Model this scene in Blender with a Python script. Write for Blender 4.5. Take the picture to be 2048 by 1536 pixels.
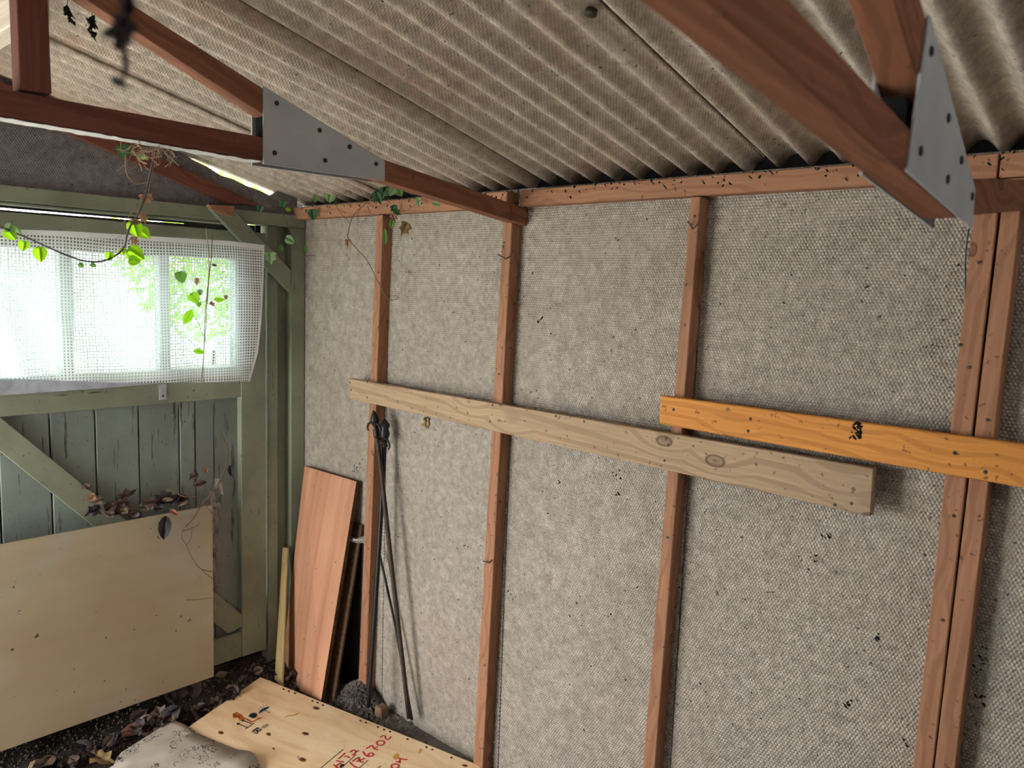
import bpy, bmesh, math, random
from mathutils import Vector, Matrix, noise as mnoise

for o in list(bpy.data.objects): bpy.data.objects.remove(o)
SC = bpy.context.scene
COL = SC.collection
rnd = random.Random(7)

# ------------------------------------------------------------------ camera
FPX = 1582.0
YAW, PITCH, ROLL = math.radians(47.65), math.radians(6.86), math.radians(2.03)
CAM = Vector((2.804, -1.807, 1.600))
_f = Vector((-math.cos(YAW)*math.cos(PITCH), math.sin(YAW)*math.cos(PITCH), -math.sin(PITCH)))
_r = _f.cross(Vector((0, 0, 1))).normalized(); _u = _r.cross(_f)
CR = math.cos(ROLL)*_r + math.sin(ROLL)*_u
CU = CR.cross(_f)
CF = _f
cam = bpy.data.cameras.new('camera'); camo = bpy.data.objects.new('camera', cam); COL.objects.link(camo)
cam.sensor_width = 36.0; cam.lens = FPX/2048*36.0; cam.clip_start = 0.02
M = Matrix.Identity(4)
for i in range(3):
    M[i][0], M[i][1], M[i][2], M[i][3] = CR[i], CU[i], -CF[i], CAM[i]
camo.matrix_world = M
cam.dof.use_dof = True; cam.dof.focus_distance = 2.2; cam.dof.aperture_fstop = 5.0
SC.camera = camo

# ------------------------------------------------------------------ exposure, sky, daylight
SC.view_settings.view_transform = 'Standard'
SC.view_settings.look = 'None'
SC.view_settings.gamma = 1.0
SC.view_settings.use_curve_mapping = False
SC.view_settings.exposure = 1.15
W = bpy.data.worlds.new('overcast_sky'); SC.world = W; W.use_nodes = True
bg = W.node_tree.nodes['Background']
bg.inputs['Color'].default_value = (0.985, 0.99, 0.97, 1)
bg.inputs['Strength'].default_value = 9.0

def portal(name, loc, direction, sx, sy):
    # a portal gives off no light of its own: it only tells the renderer where the sky enters the shed
    l = bpy.data.lights.new(name, 'AREA'); l.shape = 'RECTANGLE'; l.size = sx; l.size_y = sy
    l.cycles.is_portal = True
    o = bpy.data.objects.new(name, l); COL.objects.link(o)
    o.location = loc; o.rotation_euler = Vector(direction).to_track_quat('-Z', 'Y').to_euler()
    return o
portal('added_opening_portal', (-.09, -2.38, .85), (1, 0, 0), .84, 1.85)  # unseen gable opening, added to bring daylight in from the left
portal('side_doorway_portal', (.42, -2.87, .78), (0, 1, 0), .76, 1.72)
portal('front_window_portal', (-.09, -1.08, 1.47), (1, 0, 0), 1.62, .46)

# ------------------------------------------------------------------ picture point -> point on a real surface
def ray(px, py): return (px-1024)/FPX*CR - (py-768)/FPX*CU + CF
def pX(px, py, x=0.0):
    d = ray(px, py); return CAM + d*((x-CAM.x)/d.x)
def pY(px, py, y=0.0):
    d = ray(px, py); return CAM + d*((y-CAM.y)/d.y)
def pZ(px, py, z=0.0):
    d = ray(px, py); return CAM + d*((z-CAM.z)/d.z)
def pT(px, py, t): return CAM + ray(px, py)*t

# ------------------------------------------------------------------ materials
MATS = {}
class NT:
    def __init__(s, name):
        s.m = bpy.data.materials.new(name); s.m.use_nodes = True
        s.t = s.m.node_tree; s.n = s.t.nodes
        s.b = s.n['Principled BSDF']; s.out = s.n['Material Output']
        MATS[name] = s.m
    def add(s, typ, **kw):
        n = s.n.new(typ)
        for k, v in kw.items(): setattr(n, k, v)
        return n
    def link(s, a, b): s.t.links.new(a, b)
    def coord(s, scale=(1, 1, 1), rand=True, kind='Object'):
        tc = s.add('ShaderNodeTexCoord'); mp = s.add('ShaderNodeMapping')
        s.link(tc.outputs[kind], mp.inputs['Vector'])
        mp.inputs['Scale'].default_value = scale
        if rand:
            oi = s.add('ShaderNodeObjectInfo'); mu = s.add('ShaderNodeVectorMath', operation='SCALE')
            mu.inputs[0].default_value = (7.3, 13.1, 5.7)
            s.link(oi.outputs['Random'], mu.inputs['Scale']); s.link(mu.outputs[0], mp.inputs['Location'])
        return mp.outputs['Vector']
    def noise(s, vec, scale, detail=4, rough=.55, dist=0.0):
        n = s.add('ShaderNodeTexNoise'); s.link(vec, n.inputs['Vector'])
        n.inputs['Scale'].default_value = scale; n.inputs['Detail'].default_value = detail
        n.inputs['Roughness'].default_value = rough; n.inputs['Distortion'].default_value = dist
        return n.outputs['Fac']
    def ramp(s, fac, stops):
        r = s.add('ShaderNodeValToRGB'); s.link(fac, r.inputs['Fac'])
        e = r.color_ramp.elements
        while len(e) < len(stops): e.new(0.5)
        for i, (p, c) in enumerate(stops):
            e[i].position = p; e[i].color = (c[0], c[1], c[2], 1) if not isinstance(c, (int, float)) else (c, c, c, 1)
        return r.outputs['Color']
    def mix(s, fac, a, b, mode='MIX'):
        m = s.add('ShaderNodeMix', data_type='RGBA', blend_type=mode)
        for sock, v in ((m.inputs[0], fac), (m.inputs[6], a), (m.inputs[7], b)):
            if isinstance(v, (int, float)): sock.default_value = v
            elif isinstance(v, tuple): sock.default_value = (v[0], v[1], v[2], 1)
            else: s.link(v, sock)
        return m.outputs[2]
    def math(s, op, a, b=None, c=None):
        m = s.add('ShaderNodeMath', operation=op)
        for i, v in enumerate((a, b, c)):
            if v is None: continue
            if isinstance(v, (int, float)): m.inputs[i].default_value = v
            else: s.link(v, m.inputs[i])
        return m.outputs[0]
    def bump(s, h, strength=.4, dist=.002, prev=None):
        b = s.add('ShaderNodeBump'); b.inputs['Strength'].default_value = strength; b.inputs['Distance'].default_value = dist
        s.link(h, b.inputs['Height'])
        if prev is not None: s.link(prev, b.inputs['Normal'])
        return b.outputs['Normal']
    def fin(s, color, rough=.8, normal=None, spec=.3, metal=0.0):
        if isinstance(color, tuple): s.b.inputs['Base Color'].default_value = (*color, 1)
        else: s.link(color, s.b.inputs['Base Color'])
        if isinstance(rough, (int, float)): s.b.inputs['Roughness'].default_value = rough
        else: s.link(rough, s.b.inputs['Roughness'])
        s.b.inputs['Specular IOR Level'].default_value = spec
        s.b.inputs['Metallic'].default_value = metal
        if normal is not None: s.link(normal, s.b.inputs['Normal'])
        return s.m

def wood(name, dark, mid, light, ringw=14.0, knots=0.10, dirt=0.25, rough=.75, saw=0.0, var=.25):
    s = NT(name)
    v = s.coord((1, 1, 1))
    st = s.add('ShaderNodeMapping'); s.link(v, st.inputs['Vector']); st.inputs['Scale'].default_value = (.07, 1, 1)
    # knots push the rings aside
    kv = s.add('ShaderNodeMapping'); s.link(v, kv.inputs['Vector']); kv.inputs['Scale'].default_value = (5.0, 9, 9)
    vor = s.add('ShaderNodeTexVoronoi'); s.link(kv.outputs[0], vor.inputs['Vector']); vor.inputs['Scale'].default_value = 1.0
    vor.inputs['Randomness'].default_value = 1.0
    kd = vor.outputs['Distance']
    wv = s.add('ShaderNodeTexWave', wave_type='BANDS', bands_direction='DIAGONAL')
    s.link(st.outputs[0], wv.inputs['Vector'])
    wv.inputs['Scale'].default_value = ringw; wv.inputs['Distortion'].default_value = 5.0
    wv.inputs['Detail'].default_value = 3; wv.inputs['Detail Scale'].default_value = .55
    s.link(s.math('MULTIPLY', s.math('SUBTRACT', .55, s.math('MINIMUM', kd, .55)), 14.0), wv.inputs['Phase Offset'])
    fine = s.add('ShaderNodeMapping'); s.link(v, fine.inputs['Vector']); fine.inputs['Scale'].default_value = (4, 150, 150)
    fn = s.noise(fine.outputs[0], 1.0, 4, .6)
    big = s.noise(v, 3.2, 3, .6)
    c = s.ramp(wv.outputs['Color'], [(0.0, mid), (.55, light), (.9, dark), (1.0, dark)])
    c = s.mix(.55, c, mid)
    c = s.mix(s.ramp(fn, [(.3, 0.0), (.75, .55)]), c, dark)
    c = s.mix(s.ramp(big, [(.38, 0.0), (.72, var)]), c, tuple(x*.55 for x in mid))
    kn = s.ramp(kd, [(0.0, .75), (knots*.35, .45), (knots*.6, .40), (knots*.82, .95), (knots, .0)])
    c = s.mix(kn, c, tuple(x*.45 for x in dark))
    sp = s.noise(v, 62, 2, .5)
    c = s.mix(s.ramp(sp, [(.66, 0.0), (.72, dirt*2)]), c, (.018, .014, .012))
    h = s.math('ADD', s.math('MULTIPLY', fn, .6), s.math('MULTIPLY', wv.outputs['Fac'], .4))
    n = s.bump(h, .35, .0015)
    if saw:
        sv = s.add('ShaderNodeMapping'); s.link(v, sv.inputs['Vector']); sv.inputs['Scale'].default_value = (95, 22, 22)
        n = s.bump(s.noise(sv.outputs[0], 1.0, 2), saw, .002, n)
    return s.fin(c, rough, n, .25)

wood('stud_wood', (.20, .088, .046), (.345, .165, .094), (.40, .205, .12), 16, .09, .30)
wood('truss_wood', (.115, .042, .022), (.235, .088, .047), (.29, .115, .062), 15, .09, .15)
wood('red_wood', (.080, .024, .018), (.165, .052, .037), (.20, .066, .046), 13, .08, .15)
wood('orange_board_wood', (.33, .115, .022), (.60, .245, .052), (.66, .29, .07), 20, .13, .30, .7, .15, .15)
wood('weathered_board_wood', (.20, .130, .078), (.40, .280, .178), (.46, .335, .22), 17, .15, .30, .85, .2, .2)
wood('pale_wood', (.42, .34, .27), (.62, .53, .45), (.66, .58, .50), 12, .05, .2)
wood('slat_wood', (.26, .18, .075), (.40, .29, .13), (.44, .33, .16), 12, .04, .1)

def fibre(name, base, lattice, dist, strength, warm=.12, dark=.20, ax=2, val=.45, pink=0.0):
    s = NT(name)
    v = s.coord((1, 1, 1), rand=False)
    w = s.noise(v, 2.3, 2); ww = s.noise(v, 7.0, 2)
    off = s.add('ShaderNodeCombineXYZ')
    s.link(s.math('MULTIPLY', w, .04), off.inputs[0]); s.link(s.math('MULTIPLY', ww, .010), off.inputs[ax])
    av = s.add('ShaderNodeVectorMath', operation='ADD'); s.link(v, av.inputs[0]); s.link(off.outputs[0], av.inputs[1])
    k = 2*math.pi/(lattice*.866)
    hs = None
    for a in (90, 30, 150):
        d = s.add('ShaderNodeVectorMath', operation='DOT_PRODUCT'); s.link(av.outputs[0], d.inputs[0])
        vec = [k*math.cos(math.radians(a)), 0, 0]; vec[ax] = k*math.sin(math.radians(a))
        d.inputs[1].default_value = vec
        cs = s.math('COSINE', d.outputs['Value'])
        hs = cs if hs is None else s.math('ADD', hs, cs)
    rv = s.coord((1, 1, 1))
    mott = s.noise(rv, 38, 5, .75)
    blot = s.noise(rv, 3.0, 4, .6)
    fib = s.add('ShaderNodeMapping'); s.link(rv, fib.inputs['Vector'])
    fs = [110, 110, 110]; fs[ax] = 38; fib.inputs['Scale'].default_value = fs
    fb = s.noise(fib.outputs[0], 1.0, 3, .65)
    c = s.ramp(mott, [(.30, tuple(x*.66 for x in base)), (.50, base), (.70, tuple(min(1, x*1.40) for x in base))])
    c = s.mix(s.ramp(fb, [(.57, 0.0), (.74, .45)]), c, tuple(min(.9, x*1.7) for x in base))
    c = s.mix(s.ramp(blot, [(.35, dark), (.6, 0.0)]), c, tuple(x*.52 for x in base))
    wr = s.noise(rv, 1.7, 3)
    c = s.mix(s.ramp(wr, [(.5, 0.0), (.75, warm*2)]), c, (base[0]*1.1, base[1]*.86, base[2]*.68))
    if pink:
        pk = s.math('MULTIPLY', s.ramp(s.noise(rv, 2.6, 3), [(.50, 0.0), (.66, 1.0)]), s.ramp(s.noise(rv, 30, 4, .7), [(.42, 0.0), (.6, pink)]))
        c = s.mix(pk, c, (base[0]*1.0, base[1]*.62, base[2]*.55))
    sp = s.noise(rv, 85, 2, .5)
    c = s.mix(s.ramp(sp, [(.70, 0.0), (.75, .8)]), c, (.02, .017, .014))
    # occlusion shade painted into the valleys of the pressed pattern
    vl = s.add('ShaderNodeMapRange'); s.link(hs, vl.inputs[0])
    vl.inputs[1].default_value = .3; vl.inputs[2].default_value = -1.4; vl.inputs[3].default_value = 0.0; vl.inputs[4].default_value = val
    c = s.mix(vl.outputs[0], c, tuple(x*.35 for x in base))
    n = s.bump(hs, strength, dist)
    n = s.bump(fb, .25, .001, n)
    return s.fin(c, .92, n, .15)
fibre('fibre_panel', (.412, .362, .312), .0080, .0010, .8)
fibre('roof_cement', (.45, .385, .32), .0068, .0007, .32, .16, .22, 1, .10, .5)
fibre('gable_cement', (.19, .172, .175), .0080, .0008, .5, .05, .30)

def paint(name, base, peel=.25, dirt=.3):
    s = NT(name)
    v = s.coord((1, 1, 1))
    a = s.noise(v, 4.0, 4, .6)
    c = s.ramp(a, [(.3, tuple(x*.72 for x in base)), (.7, tuple(x*1.15 for x in base))])
    st = s.add('ShaderNodeMapping'); s.link(v, st.inputs['Vector']); st.inputs['Scale'].default_value = (3.2, 34, 34)
    p = s.noise(st.outputs[0], 1.0, 5, .68)
    pk = s.ramp(p, [(.66-.10*peel, 0.0), (.69-.10*peel, .85)])
    pc = s.ramp(s.noise(v, 40, 3), [(.4, (.035, .03, .026)), (.6, (.10, .085, .07))])
    c = s.mix(pk, c, pc)
    sp = s.noise(v, 70, 2)
    c = s.mix(s.ramp(sp, [(.68, 0.0), (.74, dirt*2)]), c, (.02, .02, .018))
    n = s.bump(s.math('SUBTRACT', 1.0, pk), .5, .0015)
    return s.fin(c, .62, n, .3)
paint('green_paint', (.215, .232, .170), .10)
paint('green_paint_plank', (.180, .208, .188), .62)
paint('window_paint', (.42, .47, .43), .0, .1)

def simple(name, base, rough=.7, spec=.3, metal=0.0, nz=8.0, var=.25, bumpd=0.0, bscale=60):
    s = NT(name); v = s.coord((1, 1, 1))
    c = s.ramp(s.noise(v, nz, 4, .6), [(.3, tuple(x*(1-var) for x in base)), (.7, tuple(min(1, x*(1+var)) for x in base))])
    n = s.bump(s.noise(v, bscale, 4, .6), .6, bumpd) if bumpd else None
    return s.fin(c, rough, n, spec, metal)
simple('galvanised_steel', (.375, .385, .40), .6, .5, .15, 9, .10)
simple('steel_edge', (.46, .46, .45), .5, .5, .3, 9, .1)
simple('bolt_iron', (.022, .017, .014), .6, .4, .2)
simple('nail_iron', (.05, .035, .025), .6, .4, .2)
simple('wrought_iron', (.012, .012, .013), .45, .5, .3, 20, .4, .0008, 90)
simple('rusty_iron', (.040, .028, .020), .6, .4, .2, 30, .5, .0008, 90)
simple('soil', (.040, .034, .029), .95, .1, 0, 22, .55, .008, 55)
simple('crumb', (.12, .106, .092), .95, .1, 0, 9, .6)
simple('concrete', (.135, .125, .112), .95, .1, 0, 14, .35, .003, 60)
simple('dark_closure', (.012, .011, .012), .95, .05)
simple('black_speck', (.012, .010, .009), .9, .1)
simple('brick_red', (.22, .13, .09), .9, .1, 0, 20, .3, .002, 60)
simple('edge_core', (.085, .050, .030), .9, .1, 0, 60, .3)
simple('dark_panel', (.020, .018, .017), .8, .2)
simple('grey_plastic', (.34, .35, .40), .5, .4, 0, 14, .3)
simple('ink', (.016, .024, .028), .8, .1, 0, 90, .35)
simple('ink_blue', (.020, .060, .085), .8, .1, 0, 90, .35)
simple('red_marker', (.50, .035, .045), .7, .2, 0, 60, .2)
simple('orange_stain', (.42, .115, .025), .8, .1, 0, 60, .35)
simple('amber_stain', (.62, .30, .085), .8, .1, 0, 60, .3)
simple('knot_brown', (.20, .095, .038), .8, .1, 0, 120, .4)
simple('hole_brown', (.055, .028, .014), .8, .1)
simple('stem_bark', (.130, .085, .058), .8, .2, 0, 30, .3)
simple('stem_pale', (.30, .205, .13), .8, .2, 0, 30, .3)
simple('grey_stem', (.12, .105, .11), .8, .2, 0, 30, .3)
simple('added_wall_white', (.80, .84, .86), .9, .1, 0, 1.2, .10)
simple('outside_ground', (.66, .68, .64), .9, .1, 0, 3, .2)
simple('dark_wall', (.11, .10, .09), .9, .1, 0, 5, .15)
simple('added_slab_pale', (.70, .66, .60), .9, .1, 0, 4, .12)
simple('far_wall', (.55, .52, .47), .9, .1, 0, 5, .15)
simple('trunk_bark', (.11, .085, .065), .9, .1, 0, 12, .4, .006, 20)
simple('peeled_skin', (.30, .25, .24), .8, .2, 0, 40, .4)
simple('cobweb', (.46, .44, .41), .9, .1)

def leafmat(name, base, trans, mixf=.5):
    s = NT(name); v = s.coord((1, 1, 1))
    a = s.noise(v, 45, 3)
    c = s.ramp(a, [(.3, tuple(x*.7 for x in base)), (.7, tuple(min(1, x*1.25) for x in base))])
    s.fin(c, .55, None, .35)
    tr = s.add('ShaderNodeBsdfTranslucent'); tr.inputs['Color'].default_value = (*trans, 1)
    mx = s.add('ShaderNodeMixShader'); mx.inputs[0].default_value = mixf
    s.link(s.b.outputs[0], mx.inputs[1]); s.link(tr.outputs[0], mx.inputs[2]); s.link(mx.outputs[0], s.out.inputs['Surface'])
    return s.m
leafmat('leaf_lime', (.22, .42, .02), (.42, .80, .02), .62)
leafmat('leaf_green', (.10, .24, .06), (.22, .46, .06), .45)
leafmat('leaf_dark', (.035, .105, .045), (.06, .18, .05), .3)
leafmat('leaf_pale', (.26, .40, .20), (.30, .48, .18), .4)
leafmat('leaf_dry', (.40, .235, .14), (.42, .22, .12), .3)
leafmat('leaf_brown', (.070, .040, .032), (.09, .045, .03), .15)
leafmat('leaf_greybrown', (.13, .085, .065), (.10, .06, .04), .15)
leafmat('leaf_black', (.028, .021, .024), (.02, .015, .015), .1)
leafmat('leaf_russet', (.26, .105, .060), (.20, .08, .04), .2)
leafmat('leaf_tan', (.30, .225, .150), (.25, .17, .10), .2)
leafmat('leaf_yellow', (.32, .22, .09), (.30, .20, .07), .25)
leafmat('bush_leaf', (.20, .36, .06), (.40, .66, .06), .55)

# beech laminate
s = NT('beech_laminate'); v = s.coord((1, 1, 1))
st = s.add('ShaderNodeMapping'); s.link(v, st.inputs['Vector']); st.inputs['Scale'].default_value = (.5, 26, 1)
c = s.ramp(s.noise(st.outputs[0], 1.0, 2, .4), [(.38, (.40, .190, .110)), (.62, (.52, .268, .165))])
st2 = s.add('ShaderNodeMapping'); s.link(v, st2.inputs['Vector']); st2.inputs['Scale'].default_value = (14, 160, 1)
c = s.mix(s.ramp(s.noise(st2.outputs[0], 1.0, 3), [(.55, 0.0), (.75, .35)]), c, (.30, .12, .06))
c = s.mix(s.ramp(s.noise(v, 34, 3, .7), [(.68, 0.0), (.72, .9)]), c, (.03, .018, .012))
c = s.mix(s.ramp(s.noise(v, 2.2, 2), [(.5, 0.0), (.8, .35)]), c, (.22, .10, .06))
s.fin(c, .42, None, .4)
# pale plywood with damp clouds
s = NT('plywood_old'); v = s.coord((1, 1, 1))
c = s.ramp(s.noise(v, 2.1, 4, .55), [(.32, (.30, .235, .145)), (.55, (.345, .285, .195)), (.75, (.36, .325, .262))])
c = s.mix(s.ramp(s.noise(v, 1.6, 3), [(.48, 0.0), (.68, .6)]), c, (.29, .200, .125))
c = s.mix(s.ramp(s.noise(v, 2.4, 2), [(.55, 0.0), (.72, .7)]), c, (.33, .31, .29))
st = s.add('ShaderNodeMapping'); s.link(v, st.inputs['Vector']); st.inputs['Scale'].default_value = (2, 22, 22)
c = s.mix(s.ramp(s.noise(st.outputs[0], 1.0, 4), [(.45, 0.0), (.8, .35)]), c, (.26, .20, .12))
c = s.mix(s.ramp(s.noise(v, 42, 2), [(.715, 0.0), (.74, .9)]), c, (.03, .022, .016))
s.fin(c, .7, s.bump(s.noise(st.outputs[0], 3.0, 4), .15, .001), .25)
# fresh plywood of the crate lid
s = NT('plywood_crate'); v = s.coord((1, 1, 1))
st = s.add('ShaderNodeMapping'); s.link(v, st.inputs['Vector']); st.inputs['Scale'].default_value = (2.2, 8, 8)
c = s.ramp(s.noise(st.outputs[0], 1.6, 4, .55, .8), [(.28, (.62, .40, .22)), (.5, (.78, .56, .34)), (.72, (.86, .67, .45))])
c = s.mix(s.ramp(s.noise(v, 4.5, 3), [(.52, 0.0), (.8, .4)]), c, (.66, .40, .22))
c = s.mix(s.ramp(s.noise(v, 60, 2), [(.72, 0.0), (.75, .6)]), c, (.16, .08, .04))
s.fin(c, .6, s.bump(s.noise(st.outputs[0], 12.0, 3), .12, .001), .3)
# worm-eaten grey sheet
s = NT('eaten_sheet'); v = s.coord((1, 1, 1))
c = s.ramp(s.noise(v, 8, 4), [(.3, (.36, .31, .27)), (.7, (.50, .445, .395))])
st = s.add('ShaderNodeMapping'); s.link(v, st.inputs['Vector']); st.inputs['Scale'].default_value = (1, 2.2, 1); st.inputs['Rotation'].default_value = (0, 0, .4)
g = s.math('ABSOLUTE', s.math('SUBTRACT', s.noise(st.outputs[0], 32, .6, .5, 1.8), .5))
zone = s.ramp(s.noise(v, 11.0, 3, .6), [(.52, 0.0), (.56, 1.0)])
mk_ = s.math('MULTIPLY', s.math('LESS_THAN', g, .035), zone)
c = s.mix(mk_, c, (.035, .030, .026))
s.fin(c, .85, s.bump(mk_, -.4, .001), .2)
# net curtain : woven threads with open holes between (uv along cloth)
s = NT('net_fabric')
tc = s.add('ShaderNodeTexCoord'); sep = s.add('ShaderNodeSeparateXYZ'); s.link(tc.outputs['UV'], sep.inputs[0])
nz = s.noise(tc.outputs['UV'], 2.2, 2)
def thr(ax, k, width):
    ph = s.math('ADD', s.math('MULTIPLY', ax, k), s.math('MULTIPLY', nz, 3.0))
    fr = s.math('ABSOLUTE', s.math('SUBTRACT', s.math('FRACT', ph), .5))
    jit = s.add('ShaderNodeTexWhiteNoise', noise_dimensions='1D'); s.link(s.math('FLOOR', ph), jit.inputs['W'])
    return s.math('LESS_THAN', fr, s.math('ADD', width, s.math('MULTIPLY', jit.outputs['Value'], .10)))
th = s.math('MAXIMUM', thr(sep.outputs[0], 98.0, .17), thr(sep.outputs[1], 98.0, .15))
at = s.add('ShaderNodeAttribute', attribute_name='hem'); th = s.math('MAXIMUM', th, s.math('GREATER_THAN', at.outputs['Fac'], .5))
s.b.inputs['Base Color'].default_value = (.80, .78, .80, 1); s.b.inputs['Roughness'].default_value = .9
s.b.inputs['Specular IOR Level'].default_value = .1
tl = s.add('ShaderNodeBsdfTranslucent'); tl.inputs['Color'].default_value = (.85, .85, .88, 1)
m1 = s.add('ShaderNodeMixShader'); m1.inputs[0].default_value = .30; s.link(s.b.outputs[0], m1.inputs[1]); s.link(tl.outputs[0], m1.inputs[2])
tp = s.add('ShaderNodeBsdfTransparent')
m2 = s.add('ShaderNodeMixShader'); s.link(th, m2.inputs[0]); s.link(tp.outputs[0], m2.inputs[1]); s.link(m1.outputs[0], m2.inputs[2])
s.link(m2.outputs[0], s.out.inputs['Surface'])
# window glass
s = NT('glass')
tp = s.add('ShaderNodeBsdfTransparent'); tp.inputs['Color'].default_value = (.50, .555, .55, 1)
gl = s.add('ShaderNodeBsdfGlossy'); gl.inputs['Roughness'].default_value = .05
m1 = s.add('ShaderNodeMixShader'); m1.inputs[0].default_value = .06
s.link(tp.outputs[0], m1.inputs[1]); s.link(gl.outputs[0], m1.inputs[2]); s.link(m1.outputs[0], s.out.inputs['Surface'])

# ------------------------------------------------------------------ object helpers
def tag(o, label=None, cat=None, group=None, kind=None):
    if label: o['label'] = label
    if cat: o['category'] = cat
    if group: o['group'] = group
    if kind: o['kind'] = kind
    return o
def empty(name, loc=(0, 0, 0), **kw):
    o = bpy.data.objects.new(name, None); COL.objects.link(o); o.location = loc; o.empty_display_size = .05
    return tag(o, **kw)
PW = {}
def world_of(o):
    return PW.get(o.name, Matrix.Translation(o.location))
def frame(xdir, up, org):
    x = Vector(xdir).normalized(); z = Vector(up); z = (z - x*z.dot(x)).normalized(); y = z.cross(x)
    m = Matrix.Identity(4)
    for i in range(3): m[i][0], m[i][1], m[i][2], m[i][3] = x[i], y[i], z[i], org[i]
    return m
def mk(name, V, F, mat, parent=None, xdir=(1, 0, 0), up=(0, 0, 1), org=None, smooth=False, bevel=0.0, uv=None, extra=None):
    V = [Vector(v) for v in V]
    if org is None:
        org = Vector((0, 0, 0))
        for v in V: org += v
        org /= len(V)
    m = frame(xdir, up, org); mi = m.inverted()
    me = bpy.data.meshes.new(name); me.from_pydata([mi @ v for v in V], [], F)
    mats = mat if isinstance(mat, (list, tuple)) else [mat]
    for k in mats: me.materials.append(MATS[k])
    bm = bmesh.new(); bm.from_mesh(me)
    if extra is not None:
        bm.faces.ensure_lookup_table()
        for fi, mi_ in extra.items(): bm.faces[fi].material_index = mi_
    else: bmesh.ops.recalc_face_normals(bm, faces=bm.faces)
    if bevel:
        bmesh.ops.bevel(bm, geom=[e for e in bm.edges if len(e.link_faces) == 2 and e.calc_face_angle(0) > .5], offset=bevel, segments=1, affect='EDGES', profile=.6)
    if smooth:
        for f in bm.faces: f.smooth = True
    bm.to_mesh(me); bm.free()
    if uv is not None:
        ul = me.uv_layers.new(name='UVMap')
        for l in me.loops: ul.data[l.index].uv = uv[l.vertex_index]
    o = bpy.data.objects.new(name, me); COL.objects.link(o)
    if parent is not None:
        o.parent = parent; o.matrix_parent_inverse = world_of(parent).inverted()
    o.matrix_basis = m
    PW[o.name] = m
    return o
def prism(name, pts, ext, mat, parent=None, xdir=(1, 0, 0), up=(0, 0, 1), bevel=.0015, **kw):
    n = len(pts); e = Vector(ext)
    V = [Vector(p) for p in pts] + [Vector(p)+e for p in pts]
    F = [list(range(n))[::-1], list(range(n, 2*n))] + [[i, (i+1) % n, n+(i+1) % n, n+i] for i in range(n)]
    return mk(name, V, F, mat, parent, xdir, up, bevel=bevel, **kw)
def box(name, lo, hi, mat, parent=None, xdir=(1, 0, 0), up=(0, 0, 1), bevel=.0015, **kw):
    a, b = Vector(lo), Vector(hi)
    return prism(name, [(a.x, a.y, a.z), (b.x, a.y, a.z), (b.x, b.y, a.z), (a.x, b.y, a.z)], (0, 0, b.z-a.z), mat, parent, xdir, up, bevel, **kw)
def smooth_path(pts, sub=4):
    P = [Vector(p) for p in pts]
    if len(P) < 3: return P
    out = []
    for i in range(len(P)-1):
        p0 = P[max(i-1, 0)]; p1 = P[i]; p2 = P[i+1]; p3 = P[min(i+2, len(P)-1)]
        for k in range(sub):
            t = k/sub
            out.append(.5*((2*p1) + (p2-p0)*t + (2*p0-5*p1+4*p2-p3)*t*t + (3*p1-p0-3*p2+p3)*t**3))
    out.append(P[-1]); return out
def tube_geo(pts, r0, r1=None, n=6, V=None, F=None, closed=False):
    V = [] if V is None else V; F = [] if F is None else F
    r1 = r0 if r1 is None else r1; L = len(pts); base = len(V); ref = Vector((.3, .5, .8))
    for i, p in enumerate(pts):
        d = (pts[min(i+1, L-1)]-pts[max(i-1, 0)]).normalized()
        a = d.cross(ref)
        if a.length < 1e-4: a = d.cross(Vector((1, 0, 0)))
        a.normalize(); b = d.cross(a); r = r0+(r1-r0)*i/max(1, L-1)
        for k in range(n):
            t = 2*math.pi*k/n; V.append(p+a*math.cos(t)*r+b*math.sin(t)*r)
    for i in range(L-1):
        for k in range(n):
            F.append([base+i*n+k, base+i*n+(k+1) % n, base+(i+1)*n+(k+1) % n, base+(i+1)*n+k])
    F.append([base+k for k in range(n)][::-1]); F.append([base+(L-1)*n+k for k in range(n)])
    return V, F
def tube(name, pts, r0, mat, parent=None, r1=None, n=6, sub=4):
    V, F = tube_geo(smooth_path(pts, sub), r0, r1, n)
    return mk(name, V, F, mat, parent, smooth=True)
def lathe_geo(p, axis, prof, n=10, V=None, F=None):
    V = [] if V is None else V; F = [] if F is None else F
    d = Vector(axis).normalized(); a = d.cross(Vector((.2, .9, .1))).normalized(); b = d.cross(a); base = len(V)
    for (t, r) in prof:
        for k in range(n):
            g = 2*math.pi*k/n; V.append(Vector(p)+d*t+a*math.cos(g)*r+b*math.sin(g)*r)
    for i in range(len(prof)-1):
        for k in range(n): F.append([base+i*n+k, base+i*n+(k+1) % n, base+(i+1)*n+(k+1) % n, base+(i+1)*n+k])
    F.append([base+k for k in range(n)][::-1]); F.append([base+(len(prof)-1)*n+k for k in range(n)])
    return V, F

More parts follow.
